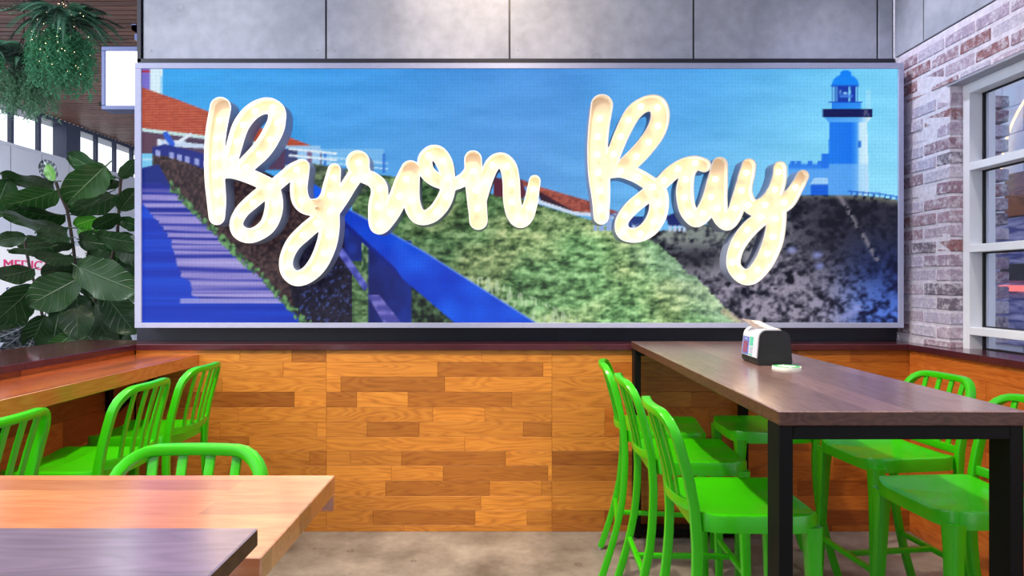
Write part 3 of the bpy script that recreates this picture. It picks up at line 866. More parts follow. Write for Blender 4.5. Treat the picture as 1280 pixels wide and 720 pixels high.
rail = poly([(384, 224), (402, 236), (434, 260), (530, 314), (672, 404), (570, 404), (494, 340), (431, 281), (400, 256), (384, 240)])
put(rail, ramp(vnoise(40, 30, 87, 2), (0.2, (8, 58, 200)), (0.8, (22, 92, 236))))
put(line(434, 260, 530, 314, 1.0) | line(530, 314, 672, 404, 1.0), (110, 150, 240), 0.7)
put(poly([(431, 276), (494, 334), (506, 352), (494, 340), (431, 283)]), (10, 30, 130))
img = img.reshape(212, 2, 632, 2, 3).mean((1, 3)); NX, NY = 632, 212
# lamp grid
grid = 1 + 0.028 * (((np.arange(NX) % 3) == 0).astype(float)[None, :] * -1 + ((np.arange(NY) % 3) == 0).astype(float)[:, None] * -1) + 0.05 * (rng.random((NY, NX)) - 0.5)
img = np.clip(img * grid[..., None], 0, 255) / 255.0
lin = np.where(img <= 0.04045, img / 12.92, ((img + 0.055) / 1.055) ** 2.4)

verts = np.zeros((NY, NX, 3))
verts[..., 0] = np.linspace(l2 - 0.004, r2 + 0.004, NX)[None, :]
verts[..., 1] = SD + 0.012 - org[1]
verts[..., 2] = np.linspace(t2 + 0.004, b2 - 0.004, NY)[:, None] - org[2]
idx = np.arange(NX * NY).reshape(NY, NX)
quads = np.stack([idx[1:, :-1], idx[1:, 1:], idx[:-1, 1:], idx[:-1, :-1]], -1).reshape(-1, 4)
me = bpy.data.meshes.new('display')
me.vertices.add(NX * NY); me.vertices.foreach_set('co', verts.reshape(-1))
me.loops.add(quads.size); me.loops.foreach_set('vertex_index', quads.reshape(-1).astype(np.int32))
me.polygons.add(len(quads)); me.polygons.foreach_set('loop_start', np.arange(0, quads.size, 4, dtype=np.int32))
me.update(calc_edges=True)
ca = me.color_attributes.new('picture', 'FLOAT_COLOR', 'POINT')
rgba = np.ones((NX * NY, 4), np.float32); rgba[:, :3] = lin.reshape(-1, 3)
ca.data.foreach_set('color', rgba.reshape(-1))
dn = NT('video_picture')
at = dn.n('ShaderNodeAttribute', attribute_name='picture')
dn.l(at.outputs['Color'], dn.b.inputs['Emission Color'])
dn.setv(**{'Base Color': (0.01, 0.01, 0.012, 1), 'Roughness': 0.6, 'Emission Strength': 1.0, 'Specular IOR Level': 0.1})
link('display', me, dn.m, led)

# ------------------------------------------------------------------ marquee signs
LD0, LD1 = 3.83, 3.952
BYRON = [
    [(275.5, 134.5, 13.4), (270, 165, 13.2), (268, 195, 13), (268.5, 225, 12.8), (270.5, 250, 12.2), (271, 271, 10.3)],
    [(284, 212, 10), (290, 192.4, 10), (300.3, 158.9, 10.5), (315.2, 139.6, 10.5), (333, 132, 10.3), (345, 138, 11), (346, 150, 11.5), (341, 165, 12.5), (327.3, 187, 12.5), (305, 209, 11)],
    [(270, 214, 10), (288, 214, 9), (303, 217, 9.5), (322, 224.5, 9.5), (337, 233, 9.5), (342, 246, 11), (341.6, 264.5, 11.5), (334.5, 281.8, 10.5), (321.3, 292, 9.5), (309, 294.6, 9.3), (298.3, 289, 9.2), (295.6, 277.7, 8.5), (303, 263.5, 8.8), (317.2, 250.3, 9.5), (329.4, 240.5, 9.5), (341.6, 233, 9), (357.8, 219.8, 9), (367, 212.5, 9.3), (377, 208.5, 9.8)],
    [(377.5, 208.5, 9.8), (375, 220, 11), (373.4, 236, 11), (376, 250.3, 11.3), (385, 258.5, 10.5), (400.5, 257.5, 11), (410, 248, 11), (414, 234, 11), (417.7, 212.7, 8.5)],
    [(422, 252, 11), (412.5, 263, 12), (396.4, 277, 10.5), (380, 291, 10.5), (366, 305.5, 9.5), (358, 323.4, 8.7), (359.3, 339, 9), (370, 347.8, 9.7), (384.2, 343.5, 10.5), (397.4, 329.5, 12), (407.5, 307.2, 12.8), (411.6, 286, 12.8), (411, 266.6, 13.5)],
    [(412, 262, 11), (424, 250, 10.5), (437, 230, 10), (447, 214, 11), (447.2, 202.8, 15)],
    [(447.2, 203, 14), (455, 219, 9.5), (465, 224, 9.5), (473, 232, 10.5), (474.3, 243, 11), (471.5, 258, 11.3), (473.5, 281.5, 11.5), (487.2, 267.7, 11.5), (497.6, 247.3, 12), (505, 228, 12), (513.1, 212.8, 12.5)],
    [(513.1, 213, 12.3), (513.5, 230, 11), (514.3, 251.4, 10.8), (520, 267, 10.3), (529, 272.3, 9.3), (541.6, 267.4, 9.8), (553, 254, 10.3), (559.5, 238, 9.5), (559.8, 221, 9), (555.5, 204, 10.5), (548, 193, 10.5), (539, 190.8, 9.2), (531.4, 199, 9.3), (532.8, 212.8, 9.8), (541.6, 222.5, 9.5), (555.8, 229, 8.5), (567, 230, 8), (580, 224, 8.5), (591, 212, 9)],
    [(591.3, 198.8, 11), (592.3, 221, 11.5), (595.4, 245.3, 12.3), (597.4, 265.6, 11.8), (598, 275.8, 11.6)],
    [(598, 255, 9), (604, 235, 9), (610, 217, 9.2), (617, 204, 9.6), (627, 200.3, 9.8), (635.5, 209, 10.8), (639, 227, 11), (640, 249.4, 11.2), (643.5, 266.5, 11), (650, 274.5, 10.5), (657.5, 270, 9.8), (663.4, 253.4, 8.8), (666.5, 237.2, 8), (668.5, 226, 7.4)],
]
BAY = [
    [(752.5, 131.5, 14), (748.3, 162.5, 13.2), (747, 192.5, 13), (749, 220, 13.5), (751.2, 247.5, 11.5), (751.7, 271, 9.7)],
    [(763, 206, 9), (767.5, 192.5, 9), (777.5, 167.5, 9.6), (791.5, 141.5, 10.3), (807, 130.2, 10), (821, 131, 12), (825.5, 145, 12), (819.5, 165, 12.2), (803, 187.5, 11.8), (783, 207.5, 11.5)],
    [(762, 213, 10), (777, 213, 9.3), (795, 219, 9.5), (811, 228.5, 9.8), (821.5, 238, 11), (824, 250, 12.3), (822, 268, 11.8), (812, 285, 10.8), (795.5, 294, 9.3), (780, 290.5, 9.2), (777.5, 277, 8.2), (789, 260.5, 9.2), (806, 246.3, 9.5), (824, 232, 9), (840, 216.5, 9.7), (855, 207, 9.5), (869, 203, 8.6), (880, 206.5, 9)],
    [(868, 204, 9), (860.5, 216, 9), (856.3, 236, 11), (858, 256, 11), (863, 268, 10.5), (871, 274.5, 9.6), (881, 265, 11), (889, 249, 11.5), (895, 226, 11), (900, 206, 10.2)],
    [(900, 206, 10.2), (899, 228, 11), (897.5, 248, 12), (900, 268, 11), (908.5, 278.6, 9.8), (917, 270, 9.8), (924, 251, 10.2), (930, 232, 10.5), (934, 218, 10), (936.3, 207, 9.3)],
    [(936, 208, 9.3), (931.5, 226, 10.3), (931, 242, 10), (937, 256, 10.3), (946, 260, 10.5), (959, 254.5, 11.5), (969, 240, 10.5), (974.5, 222, 9.5), (975.3, 210, 8.8)],
    [(1003.8, 220, 8), (995, 236, 9), (984, 251, 11), (970, 259, 11.5), (952.5, 272.5, 10), (935, 288, 10.5), (921, 309, 9.8), (917, 331, 9), (927, 344.5, 9.6), (940, 345, 10.6), (955, 328, 11.8), (966, 303, 12.8), (970.5, 278, 12.5), (971, 255, 12.5)],
]


def catmull(st, step=1.2):
    p = np.array(st, float); p = np.vstack([2 * p[0] - p[1], p, 2 * p[-1] - p[-2]])
    out = []
    for i in range(1, len(p) - 2):
        n_ = max(2, int(np.hypot(*(p[i + 1] - p[i])[:2]) / step))
        for k in range(n_):
            t = k / n_
            out.append(0.5 * (2 * p[i] + (p[i + 1] - p[i - 1]) * t + (2 * p[i - 1] - 5 * p[i] + 4 * p[i + 1] - p[i + 2]) * t * t + (3 * p[i] - p[i - 1] - 3 * p[i + 1] + p[i + 2]) * t ** 3))
    out.append(p[-2]); return np.array(out)


def sdf_field(strokes, res=0.75):
    allp = np.vstack([catmull(s) for s in strokes])
    x0, y0 = allp[:, 0].min() - 20, allp[:, 1].min() - 20
    nx = int((allp[:, 0].max() + 20 - x0) / res); ny = int((allp[:, 1].max() + 20 - y0) / res)
    g = np.full((ny, nx), 9.0)
    xs = x0 + np.arange(nx) * res; ys = y0 + np.arange(ny) * res
    for (cx, cy, r) in allp:
        i0 = max(0, int((cx - 24 - x0) / res)); i1 = min(nx, int((cx + 24 - x0) / res)); j0 = max(0, int((cy - 24 - y0) / res)); j1 = min(ny, int((cy + 24 - y0) / res))
        d = np.hypot(xs[None, i0:i1] - cx, ys[j0:j1, None] - cy) - r
        g[j0:j1, i0:i1] = np.minimum(g[j0:j1, i0:i1], d)
    return g, x0, y0, res


def contours(g, x0, y0, res, lev):
    """marching squares, returns closed loops in photo units"""
    seg = {}
    h = g - lev
    ny, nx = h.shape
    ins = h < 0
    code = ins[:-1, :-1] * 1 + ins[:-1, 1:] * 2 + ins[1:, 1:] * 4 + ins[1:, :-1] * 8
    js_, is_ = np.nonzero((code > 0) & (code < 15))
    tab = {1: [(3, 0)], 2: [(0, 1)], 3: [(3, 1)], 4: [(1, 2)], 5: [(3, 2), (1, 0)], 6: [(0, 2)], 7: [(3, 2)], 8: [(2, 3)], 9: [(2, 0)], 10: [(0, 3), (2, 1)], 11: [(2, 1)], 12: [(1, 3)], 13: [(1, 0)], 14: [(0, 3)]}
    pos = {}

    def ept(j, i, e):
        if e == 0: a, c, key = (j, i), (j, i + 1), ('h', j, i)
        elif e == 1: a, c, key = (j, i + 1), (j + 1, i + 1), ('v', j, i + 1)
        elif e == 2: a, c, key = (j + 1, i), (j + 1, i + 1), ('h', j + 1, i)
        else: a, c, key = (j, i), (j + 1, i), ('v', j, i)
        if key not in pos:
            t = h[a] / (h[a] - h[c])
            pos[key] = (x0 + (a[1] + t * (c[1] - a[1])) * res, y0 + (a[0] + t * (c[0] - a[0])) * res)
        return key
    for j, i in zip(js_, is_):
        for (e1, e2) in tab[int(code[j, i])]:
            seg[ept(j, i, e1)] = ept(j, i, e2)
    loops = []
    while seg:
        k0 = next(iter(seg)); k_ = k0; lp = []
        while k_ in seg:
            lp.append(pos[k_]); k_ = seg.pop(k_)
        if len(lp) > 12: loops.append(np.array(lp))
    out = []
    for lp in loops:
        for _ in range(3): lp = 0.5 * lp + 0.25 * (np.roll(lp, 1, 0) + np.roll(lp, -1, 0))
        out.append(lp[::2])
    return out


def fill_mesh(name, loops, yfront, yback):
    """loops filled with their holes and given thickness, in scene space"""
    cu = bpy.data.curves.new(name, 'CURVE'); cu.dimensions = '2D'; cu.fill_mode = 'BOTH'
    cu.extrude = abs(yback - yfront) / 2
    for lp in loops:
        sp = cu.splines.new('POLY'); sp.points.add(len(lp) - 1); sp.use_cyclic_u = True
        co = np.zeros((len(lp), 4)); co[:, 0] = (lp[:, 0] - VPX) * LD0 / F; co[:, 1] = EYE + (VPY - lp[:, 1]) * LD0 / F; co[:, 3] = 1
        sp.points.foreach_set('co', co.reshape(-1))
    tmp = bpy.data.objects.new(name, cu); COL.objects.link(tmp)
    dg = bpy.context.evaluated_depsgraph_get(); dg.update()
    me = bpy.data.meshes.new_from_object(tmp.evaluated_get(dg))
    bpy.data.objects.remove(tmp); bpy.data.curves.remove(cu)
    me.transform(Matrix.Translation((0, (yfront + yback) / 2, 0)) @ Matrix.Rotation(math.pi / 2, 4, 'X'))
    me.materials.clear()
    me.name = name
    return me


def bulb_mesh(m):
    b = MB(); b.sphere((0, 0, 0), 0.017, 14, 8, 0, (1, 1.15, 1)); b.cyl((0, 0.010, 0), (0, 0.03, 0), 0.009, 10, 1)
    me = b.mesh('bulb'); me.materials.append(m); me.materials.append(M['socket']); return me


BULB_ON, BULB_OFF = bulb_mesh(M['bulb']), bulb_mesh(M['bulb_off'])


def marquee(strokes, label, step, dead=None):
    g, x0, y0, res = sdf_field(strokes)
    outer = contours(g, x0, y0, res, 0.0); inner = contours(g, x0, y0, res, -1.5)
    allx = np.vstack(outer)
    cx = (allx[:, 0].mean() - VPX) * LD0 / F; cz = EYE + (VPY - allx[:, 1].max()) * LD0 / F
    root = thing('marquee_sign', label, 'sign', (cx, LD1, cz))
    T_ = Matrix.Translation((-cx, -LD1, -cz))
    me = fill_mesh('channel_return', outer + inner, LD0, LD1); me.transform(T_)
    # outer walls slate, front lip and inside walls cream
    me.materials.append(M['return']); me.materials.append(M['rim'])
    inn = np.vstack(inner); ix = (inn[:, 0] - VPX) * LD0 / F - cx; iz = EYE + (VPY - inn[:, 1]) * LD0 / F - cz
    out_ = np.vstack(outer); ox = (out_[:, 0] - VPX) * LD0 / F - cx; oz = EYE + (VPY - out_[:, 1]) * LD0 / F - cz
    for p in me.polygons:
        c = p.center
        if abs(p.normal.y) > 0.5: p.material_index = 1
        else:
            di = np.min((ix - c.x) ** 2 + (iz - c.z) ** 2); do = np.min((ox - c.x) ** 2 + (oz - c.z) ** 2)
            p.material_index = 1 if di < do else 0
    link('channel_return', me, None, root)
    me = fill_mesh('backing_panel', contours(g, x0, y0, res, -0.7), LD0 + 0.05, LD0 + 0.06); me.transform(T_)
    link('backing_panel', me, M['face'], root)
    placed = []
    for s in strokes:
        pts = catmull(s); acc = step * 0.35
        for i in range(1, len(pts)):
            acc += np.hypot(*(pts[i] - pts[i - 1])[:2])
            if acc >= step:
                q = pts[i]
                if all(np.hypot(q[0] - a[0], q[1] - a[1]) > step * 0.72 for a in placed):
                    placed.append(q); acc = 0
    for q in placed:
        off = dead and np.hypot(q[0] - dead[0], q[1] - dead[1]) < 9
        o = bpy.data.objects.new('bulb', BULB_OFF if off else BULB_ON); COL.objects.link(o); o.parent = root
        o.location = ((q[0] - VPX) * LD0 / F - cx, LD0 + 0.02 - LD1, EYE + (VPY - q[1]) * LD0 / F - cz)
        if off: o['label'] = 'unlit bulb'
    # mounting studs to the screen
    return root


marquee(BYRON, 'glowing cream script sign reading Byron in front of the screen', 22.5, (387.3, 261.5))
marquee(BAY, 'glowing cream script sign reading Bay in front of the screen', 22.5)


# ------------------------------------------------------------------ bar stools
def lerp_path(keys, n):
    """keys: list of (z, x, y) ; smooth path through them"""
    k = [np.array(q, float) for q in keys]
    p = [2 * k[0] - k[1]] + k + [2 * k[-1] - k[-2]]
    out = []
    for i in range(1, len(p) - 2):
        for j in range(n):
            t = j / n
            out.append(0.5 * (2 * p[i] + (p[i + 1] - p[i - 1]) * t + (2 * p[i - 1] - 5 * p[i] + 4 * p[i + 1] - p[i + 2]) * t * t + (3 * p[i] - p[i - 1] - 3 * p[i + 1] + p[i + 2]) * t ** 3))
    out.append(p[-2]); return [Vector(q) for q in out]


def post_x(z):   # rear leg / back post profile, x against z
    return float(np.interp(z, [0, 0.10, 0.20, 0.285, 0.4, 0.52, 0.64, 0.76, 0.86, 0.95, 1.02, 1.10],
                           [-0.322, -0.288, -0.258, -0.236, -0.213, -0.200, -0.197, -0.203, -0.221, -0.244, -0.264, -0.288]))


def post_y(z): return float(np.interp(z, [0, 0.76, 1.1], [0.203, 0.190, 0.186]))


def seat_mesh():
    n = 18
    hx, hy = 0.205, 0.208

    def outline(a):
        c, q = math.cos(a), math.sin(a)
        pw = 2 / 5.5
        return (math.copysign(abs(c) ** pw, c), math.copysign(abs(q) ** pw, q))

    def top(u, v):
        sm = lambda t: max(0, min(1, t)) ** 2 * (3 - 2 * max(0, min(1, t)))
        z = 0.765
        z -= 0.020 * (1 - abs(v) ** 2.4) * (1 - min(1, abs((u + 0.15) / 1.15)) ** 3)
        z -= 0.013 * math.exp(-((abs(v) - 0.45) / 0.26) ** 2) * sm((u - 0.1) / 0.9)
        z -= 0.006 * sm((abs(u) - 0.9) / 0.1) + 0.006 * sm((abs(v) - 0.92) / 0.08)
        return z
    b = MB(); rings = [0.0, 0.3, 0.55, 0.75, 0.88, 0.96, 1.0]; seg = 48
    vs = []; fs = []
    for r in rings[1:]:
        for k in range(seg):
            ou = outline(2 * math.pi * (k + 0.5) / seg); u, v = ou[0] * r, ou[1] * r
            vs.append(Vector((u * hx, v * hy, top(u, v))))
    vs.append(Vector((0, 0, top(0, 0)))); c = len(vs) - 1
    nr = len(rings) - 1
    for k in range(seg):
        k2 = (k + 1) % seg
        fs.append((c, k, k2))
        for i in range(nr - 1): fs.append((i * seg + k, (i + 1) * seg + k, (i + 1) * seg + k2, i * seg + k2))
    base = len(vs)
    for (ins, dz, absz) in ((1.012, -0.008, None), (1.012, None, 0.705), (0.96, None, 0.705), (0.95, None, 0.738)):
        for k in range(seg):
            ou = outline(2 * math.pi * (k + 0.5) / seg)
            zt = top(ou[0], ou[1])
            vs.append(Vector((ou[0] * hx * ins, ou[1] * hy * ins, zt + dz if absz is None else absz)))
    prev = (nr - 1) * seg
    for q in range(4):
        cur = base + q * seg
        for k in range(seg):
            k2 = (k + 1) % seg; fs.append((prev + k, cur + k, cur + k2, prev + k2))
        prev = cur
    fs.append(tuple(prev + k for k in range(seg - 1, -1, -1)))
    b.add(vs, fs, 0, True)
    return b


def make_stool():
    t = thing('bar_stool', 'x', 'stool', group=None)
    g = M['green']
    seat_mesh().build('seat', g, t)
    # legs
    for sy in (-1, 1):
        b = MB(); zs_ = [0.012, 0.08, 0.16, 0.24, 0.32, 0.4, 0.48, 0.56, 0.64, 0.71]
        b.sweep([(post_x(z), sy * post_y(z), z) for z in zs_], (0, 1, 0), 0.0165, 0.0135, 12, 0, 7)
        lg = b.build('leg', g, t)
        f = MB(); f.cyl((post_x(0), sy * post_y(0), 0), (post_x(0.012), sy * post_y(0.012), 0.014), 0.014, 10); f.build('foot_cap', M['glide'], lg)
        b = MB(); zs_ = [0.012, 0.2, 0.45, 0.62, 0.72]
        w = [0.014, 0.017, 0.020, 0.023, 0.028]
        b.sweep([(0.192 - 0.02 * z / 0.72, sy * (0.203 - 0.025 * z / 0.72), z) for z in zs_], (0, 1, 0), w, w, 12, 0, 7)
        lg = b.build('leg', g, t)
        f = MB(); f.cyl((0.192, sy * 0.203, 0), (0.192, sy * 0.203, 0.014), 0.013, 10); f.build('foot_cap', M['glide'], lg)
    # back frame: posts and bowed top rail in one bent tube
    rc_, H = 0.085, 1.073
    prof = []
    ytop = 0.186
    for z in (0.70, 0.78, 0.86, 0.94, H - rc_): prof.append((z, -post_y(z)))
    for k in range(1, 7):
        a = math.pi / 2 * k / 6; prof.append((H - rc_ + rc_ * math.sin(a), -(ytop - rc_ + rc_ * math.cos(a))))
    for k in range(1, 6): prof.append((H, -(ytop - rc_) + 2 * (ytop - rc_) * k / 6))
    full = prof + [(z, -y) for (z, y) in reversed(prof[:11])]
    def bow(z, y): return -0.034 * (1 - (y / 0.19) ** 2) * max(0, min(1, (z - 0.74) / 0.08))
    pts = [Vector((post_x(min(z, H)) + bow(z, y), y, z)) for z, y in full]
    b = MB(); b.sweep(pts, (1, 0, 0), 0.0135, 0.0165, 12, 0, 7); b.build('back_frame', g, t)
    # lower rail
    b = MB(); ys = np.linspace(-0.186, 0.186, 9)
    b.sweep([(post_x(0.79) - 0.034 * (1 - (y / 0.19) ** 2), y, 0.782 - 0.012 * (1 - (y / 0.19) ** 2)) for y in ys], (1, 0, 0), 0.017, 0.008, 12, 0, 7)
    b.build('lower_back_rail', g, t)
    for y in (-0.096, -0.032, 0.032, 0.096):
        b = MB(); zs_ = np.linspace(0.782, H - 0.008, 8)
        b.sweep([(post_x(z) - 0.034 * (1 - (y / 0.19) ** 2) * min(1, (z - 0.70) / 0.08), y * (1 + 0.12 * (z - 0.78) / 0.3), z) for z in zs_], (1, 0, 0), 0.0118, 0.005, 12, 0, 7)
        b.build('back_slat', g, t)
    # stretchers
    for nm, a, c in (('stretcher', (post_x(0.285), -0.198, 0.285), (post_x(0.285), 0.198, 0.285)), ('stretcher', (0.184, -0.193, 0.285), (0.184, 0.193, 0.285)),
                     ('stretcher', (post_x(0.285), 0, 0.285), (0.184, 0, 0.285))):
        b = MB(); b.sweep([a, c], (0, 0, 1), 0.011, 0.011, 12, 0, 7); b.build(nm, g, t)
    return t


proto = make_stool()
PI = math.pi
stools = [
    # x, y, rz, label, group
    (0.805, 3.37, -0.14, 'green metal bar stool at the left side of the right table, nearest the back wall', None),
    (0.805, 2.85, -0.03, 'green metal bar stool, middle of the three on the left side of the right table', None),
    (0.805, 2.24, -0.02, 'green metal bar stool at the left side of the right table, nearest the viewer', None),
    (1.33, 3.38, PI, 'green bar stool tucked under the far right of the table, back hidden', None),
    (1.70, 2.90, PI + 0.12, 'green bar stool with slatted back by the right wall, middle of its side', None),
    (1.605, 2.27, PI + 0.07, 'green bar stool at the right picture edge, nearest on the right side', None),
    (-1.845, 3.27, PI, 'green bar stool at the left bar counter, beside the back timber wall', None),
    (-1.815, 2.70, PI, 'green bar stool at the left bar counter, second from the back wall', None),
    (-1.865, 2.02, PI, 'green bar stool at the left bar counter, cut by the left picture edge', None),
    (-0.80, 1.335, -PI / 2, 'green bar stool facing the viewer behind the orange front table', None),
]
for i, (x, y, rz, lab, _) in enumerate(stools):
    o = proto if i == 0 else copy_tree(proto)
    o.location = (x, y, 0); o.rotation_euler = (0, 0, rz)
    tag(o, lab, 'stool', 'green bar stools')

# ------------------------------------------------------------------ right table
TX0, TX1, TY0, TY1, TZ = 0.735, 1.407, 1.74, 3.84, 1.152
tb = thing('bar_table', 'long dark brown bar table on black steel legs against the back wall', 'table', (1.07, 2.8, 0))
og = (1.07, 2.8, 0)
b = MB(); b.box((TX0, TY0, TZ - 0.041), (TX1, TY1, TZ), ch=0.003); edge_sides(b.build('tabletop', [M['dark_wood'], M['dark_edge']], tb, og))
for y in (TY0 + 0.004, TY1 - 0.09):
    for x in (TX0 + 0.002, TX1 - 0.04):
        b = MB(); b.box((x, y, 0.012), (x + 0.038, y + 0.08, TZ - 0.041), ch=0.002); lg = b.build('leg', M['black_steel'], tb, og)
        f = MB(); f.cyl((x + 0.019, y + 0.04, 0), (x + 0.019, y + 0.04, 0.014), 0.022, 12); f.build('foot_cap', M['black'], lg, og)
    b = MB(); b.box((TX0 + 0.04, y, TZ - 0.078), (TX1 - 0.04, y + 0.08, TZ - 0.041), ch=0.002); b.build('top_rail', M['black_steel'], tb, og)
    b = MB(); b.box((TX0 + 0.04, y, 0.02), (TX1 - 0.04, y + 0.08, 0.06), ch=0.002); b.build('floor_rail', M['black_steel'], tb, og)

# ------------------------------------------------------------------ left bar counter
bc = thing('bar_counter', 'long orange timber bar counter fixed along the left low wall', 'counter', (-2.06, 2.5, 1.0))
og = (-2.06, 2.5, 1.0)
b = MB(); b.box((LX + 0.003, 0.9, 1.0), (-1.868, WY - 0.004, 1.071), ch=0.003); b.build('countertop', M['bar'], bc, og)
for y in (1.4, 2.6, 3.6):
    b = MB(); b.box((LX + 0.003, y - 0.02, 0.7), (LX + 0.025, y + 0.02, 1.0)); b.box((LX + 0.003, y - 0.02, 0.97), (-1.95, y + 0.02, 1.0))
    b.sweep([(LX + 0.015, y, 0.74), (-1.98, y, 0.985)], (0, 1, 0), 0.01, 0.015, 8, 0, 5)
    b.build('bracket', M['black_steel'], bc, og)
b = MB(); b.box((-2.252, 2.75, 1.071), (-2.212, 2.79, 1.165), ch=0.006); b.box((-2.247, 2.755, 1.165), (-2.217, 2.785, 1.172), ch=0.002)
tag(b.build('condiment_box', M['black'], None, (-2.232, 2.77, 1.071)), 'slim black box on the left bar counter at the picture edge', 'box')

# ------------------------------------------------------------------ front tables
ft = thing('narrow_bar_table', 'narrow orange timber bar table in the left foreground', 'table', (-0.95, 1.2, 0))
og = (-0.95, 1.2, 0)
X1 = -0.389
b = MB(); b.box((-1.75, 1.004, 1.07 - 0.042), (X1, 1.433, 1.07), ch=0.002); b.build('tabletop', M['bench'], ft, og)
b = MB(); b.box((-1.75, 1.418, 0.995), (X1, 1.433, 1.0278)); b.build('back_apron', M['bench'], ft, og)
b = MB(); b.box((-1.75, 1.004, 0.93), (X1 - 0.002, 1.02, 1.0278)); b.build('front_apron', M['bench'], ft, og)
for x in (-0.55, -1.6):
    b = MB(); b.box((x - 0.03, 1.18, 0.012), (x + 0.03, 1.24, 1.028)); lg = b.build('leg', M['black_steel'], ft, og)
    f = MB(); f.box((x - 0.04, 1.05, 0.0), (x + 0.04, 1.38, 0.014)); f.build('foot_plate', M['black_steel'], lg, og)
dt = thing('square_bar_table', 'dark timber bar table top at the lower left picture corner', 'table', (-0.85, 0.6, 0))
og = (-0.85, 0.6, 0)
b = MB(); b.box((-1.45, 0.3, 1.14 - 0.027), (-0.369, 0.942, 1.14), ch=0.002); edge_sides(b.build('tabletop', [M['dark_wood_x'], M['dark_edge']], dt, og))
for x in (-0.45, -1.4):
    for y in (0.36, 0.86):
        b = MB(); b.box((x - 0.025, y - 0.025, 0), (x + 0.025, y + 0.025, 1.113)); b.build('leg', M['black_steel'], dt, og)

# ------------------------------------------------------------------ napkin dispenser and coaster
nd = thing('napkin_dispenser', 'black napkin dispenser with white advert side on the right table', 'dispenser', (1.125, 2.8, TZ), -0.04)


def rounded_prism(x0, x1, y0, y1, z0, z1, r, rb):
    """profile in y-z... rounded at the top in the x-z plane, extruded along y"""
    prof = []
    for (cx, cz, a0, rr) in ((x1 - r, z1 - r, 0, r), (x0 + r, z1 - r, 90, r), (x0 + rb, z0 + rb, 180, rb), (x1 - rb, z0 + rb, 270, rb)):
        for k in range(6):
            a = math.radians(a0 + 90 * k / 5); prof.append((cx + rr * math.cos(a), cz + rr * math.sin(a)))
    n_ = len(prof)
    vs = [(x, y0, z) for x, z in prof] + [(x, y1, z) for x, z in prof]
    fs = [tuple(range(n_)), tuple(range(2 * n_ - 1, n_ - 1, -1))] + [(k, n_ + k, n_ + (k + 1) % n_, (k + 1) % n_) for k in range(n_)]
    return vs, fs


def taper(vs): return [(x * (1 + 0.10 * (0.075 - z) / 0.075), y, z) for x, y, z in vs]


b = MB(); vs, fs = rounded_prism(-0.067, 0.067, -0.105, 0.1, 0.0, 0.148, 0.03, 0.016); b.add(taper(vs), fs); b.build('body', M['black'], nd)
b = MB(); vs, fs = rounded_prism(-0.0715, 0.052, -0.097, 0.094, 0.03, 0.153, 0.034, 0.003); b.add(taper(vs), fs); cv = b.build('white_cover', M['white_plastic'], nd); cv['label'] = 'white top and side cover'
# advert: coloured blocks and small lettering marks on the left side
ad_cols = {'ad_blue': srgb(96, 120, 200), 'ad_plum': srgb(150, 84, 110), 'ad_mint': srgb(90, 200, 170), 'ad_grey': srgb(176, 170, 200)}
for key, c in ad_cols.items(): M[key] = mat(key, c, 0.4, noise=0.25, nscale=90)
b = MB()


def ad(y0_, y1_, z0_, z1_, mi, lift):
    X = lambda z: -0.0715 * (1 + 0.10 * (0.075 - z) / 0.075) - lift
    vs = [(X(z) + t, y, z) for t in (0, 0.003) for (y, z) in ((y0_, z0_), (y1_, z0_), (y1_, z1_), (y0_, z1_))]
    b.add(vs, [(3, 2, 1, 0), (4, 5, 6, 7), (0, 1, 5, 4), (1, 2, 6, 5), (2, 3, 7, 6), (3, 0, 4, 7)], mi)


ad(0.006, 0.088, 0.034, 0.112, 0, 0.0008)
for q in ((0.02, 0.075, 0.042, 0.092, 1), (-0.045, -0.006, 0.078, 0.116, 2), (-0.045, -0.006, 0.036, 0.042, 2), (-0.045, -0.014, 0.048, 0.052, 3), (-0.045, -0.01, 0.057, 0.061, 3), (-0.045, -0.014, 0.066, 0.070, 2), (0.03, 0.06, 0.099, 0.107, 3)):
    ad(*q, 0.0016)
b.build('advert', [M['ad_blue'], M['ad_plum'], M['ad_mint'], M['ad_grey']], nd)
b = MB()
for i in range(3):   # folded sheets pulled up and leaning to the left and back
    k_ = 0.012 * i
    vs = [(-0.02 + k_, -0.055, 0.150), (0.03 + k_, -0.03, 0.150), (0.015 + k_, 0.05, 0.150), (-0.045 + k_, 0.02, 0.150),
          (-0.075 + k_, -0.03 - k_, 0.188 - k_), (-0.03 + k_, 0.0, 0.184 - k_), (-0.04 + k_, 0.06, 0.182 - k_), (-0.095 + k_, 0.035, 0.192 - k_)]
    b.add(vs, [(3, 2, 1, 0), (4, 5, 6, 7), (0, 1, 5, 4), (1, 2, 6, 5), (2, 3, 7, 6), (3, 0, 4, 7)])
b.build('napkin', M['paper'], nd)
co = thing('coaster', 'round green and white coaster beside the napkin dispenser', 'coaster', (1.135, 2.615, TZ))
b = MB(); b.cyl((0, 0, 0.0), (0, 0, 0.009), 0.056, 28); b.build('disc', M['coaster_white'], co)
b = MB()
for k in range(28):
    if k % 7 == 6: continue
    a0, a1 = 2 * PI * k / 28, 2 * PI * (k + 1) / 28
    b.add([(r * math.cos(a), r * math.sin(a), zz) for zz in (0.009, 0.0098) for (r, a) in ((0.036, a0), (0.052, a0), (0.052, a1), (0.036, a1))],
          [(4, 5, 6, 7), (0, 1, 5, 4), (1, 2, 6, 5), (2, 3, 7, 6), (3, 0, 4, 7)])
b.build('printed_ring', M['coaster_green'], co)

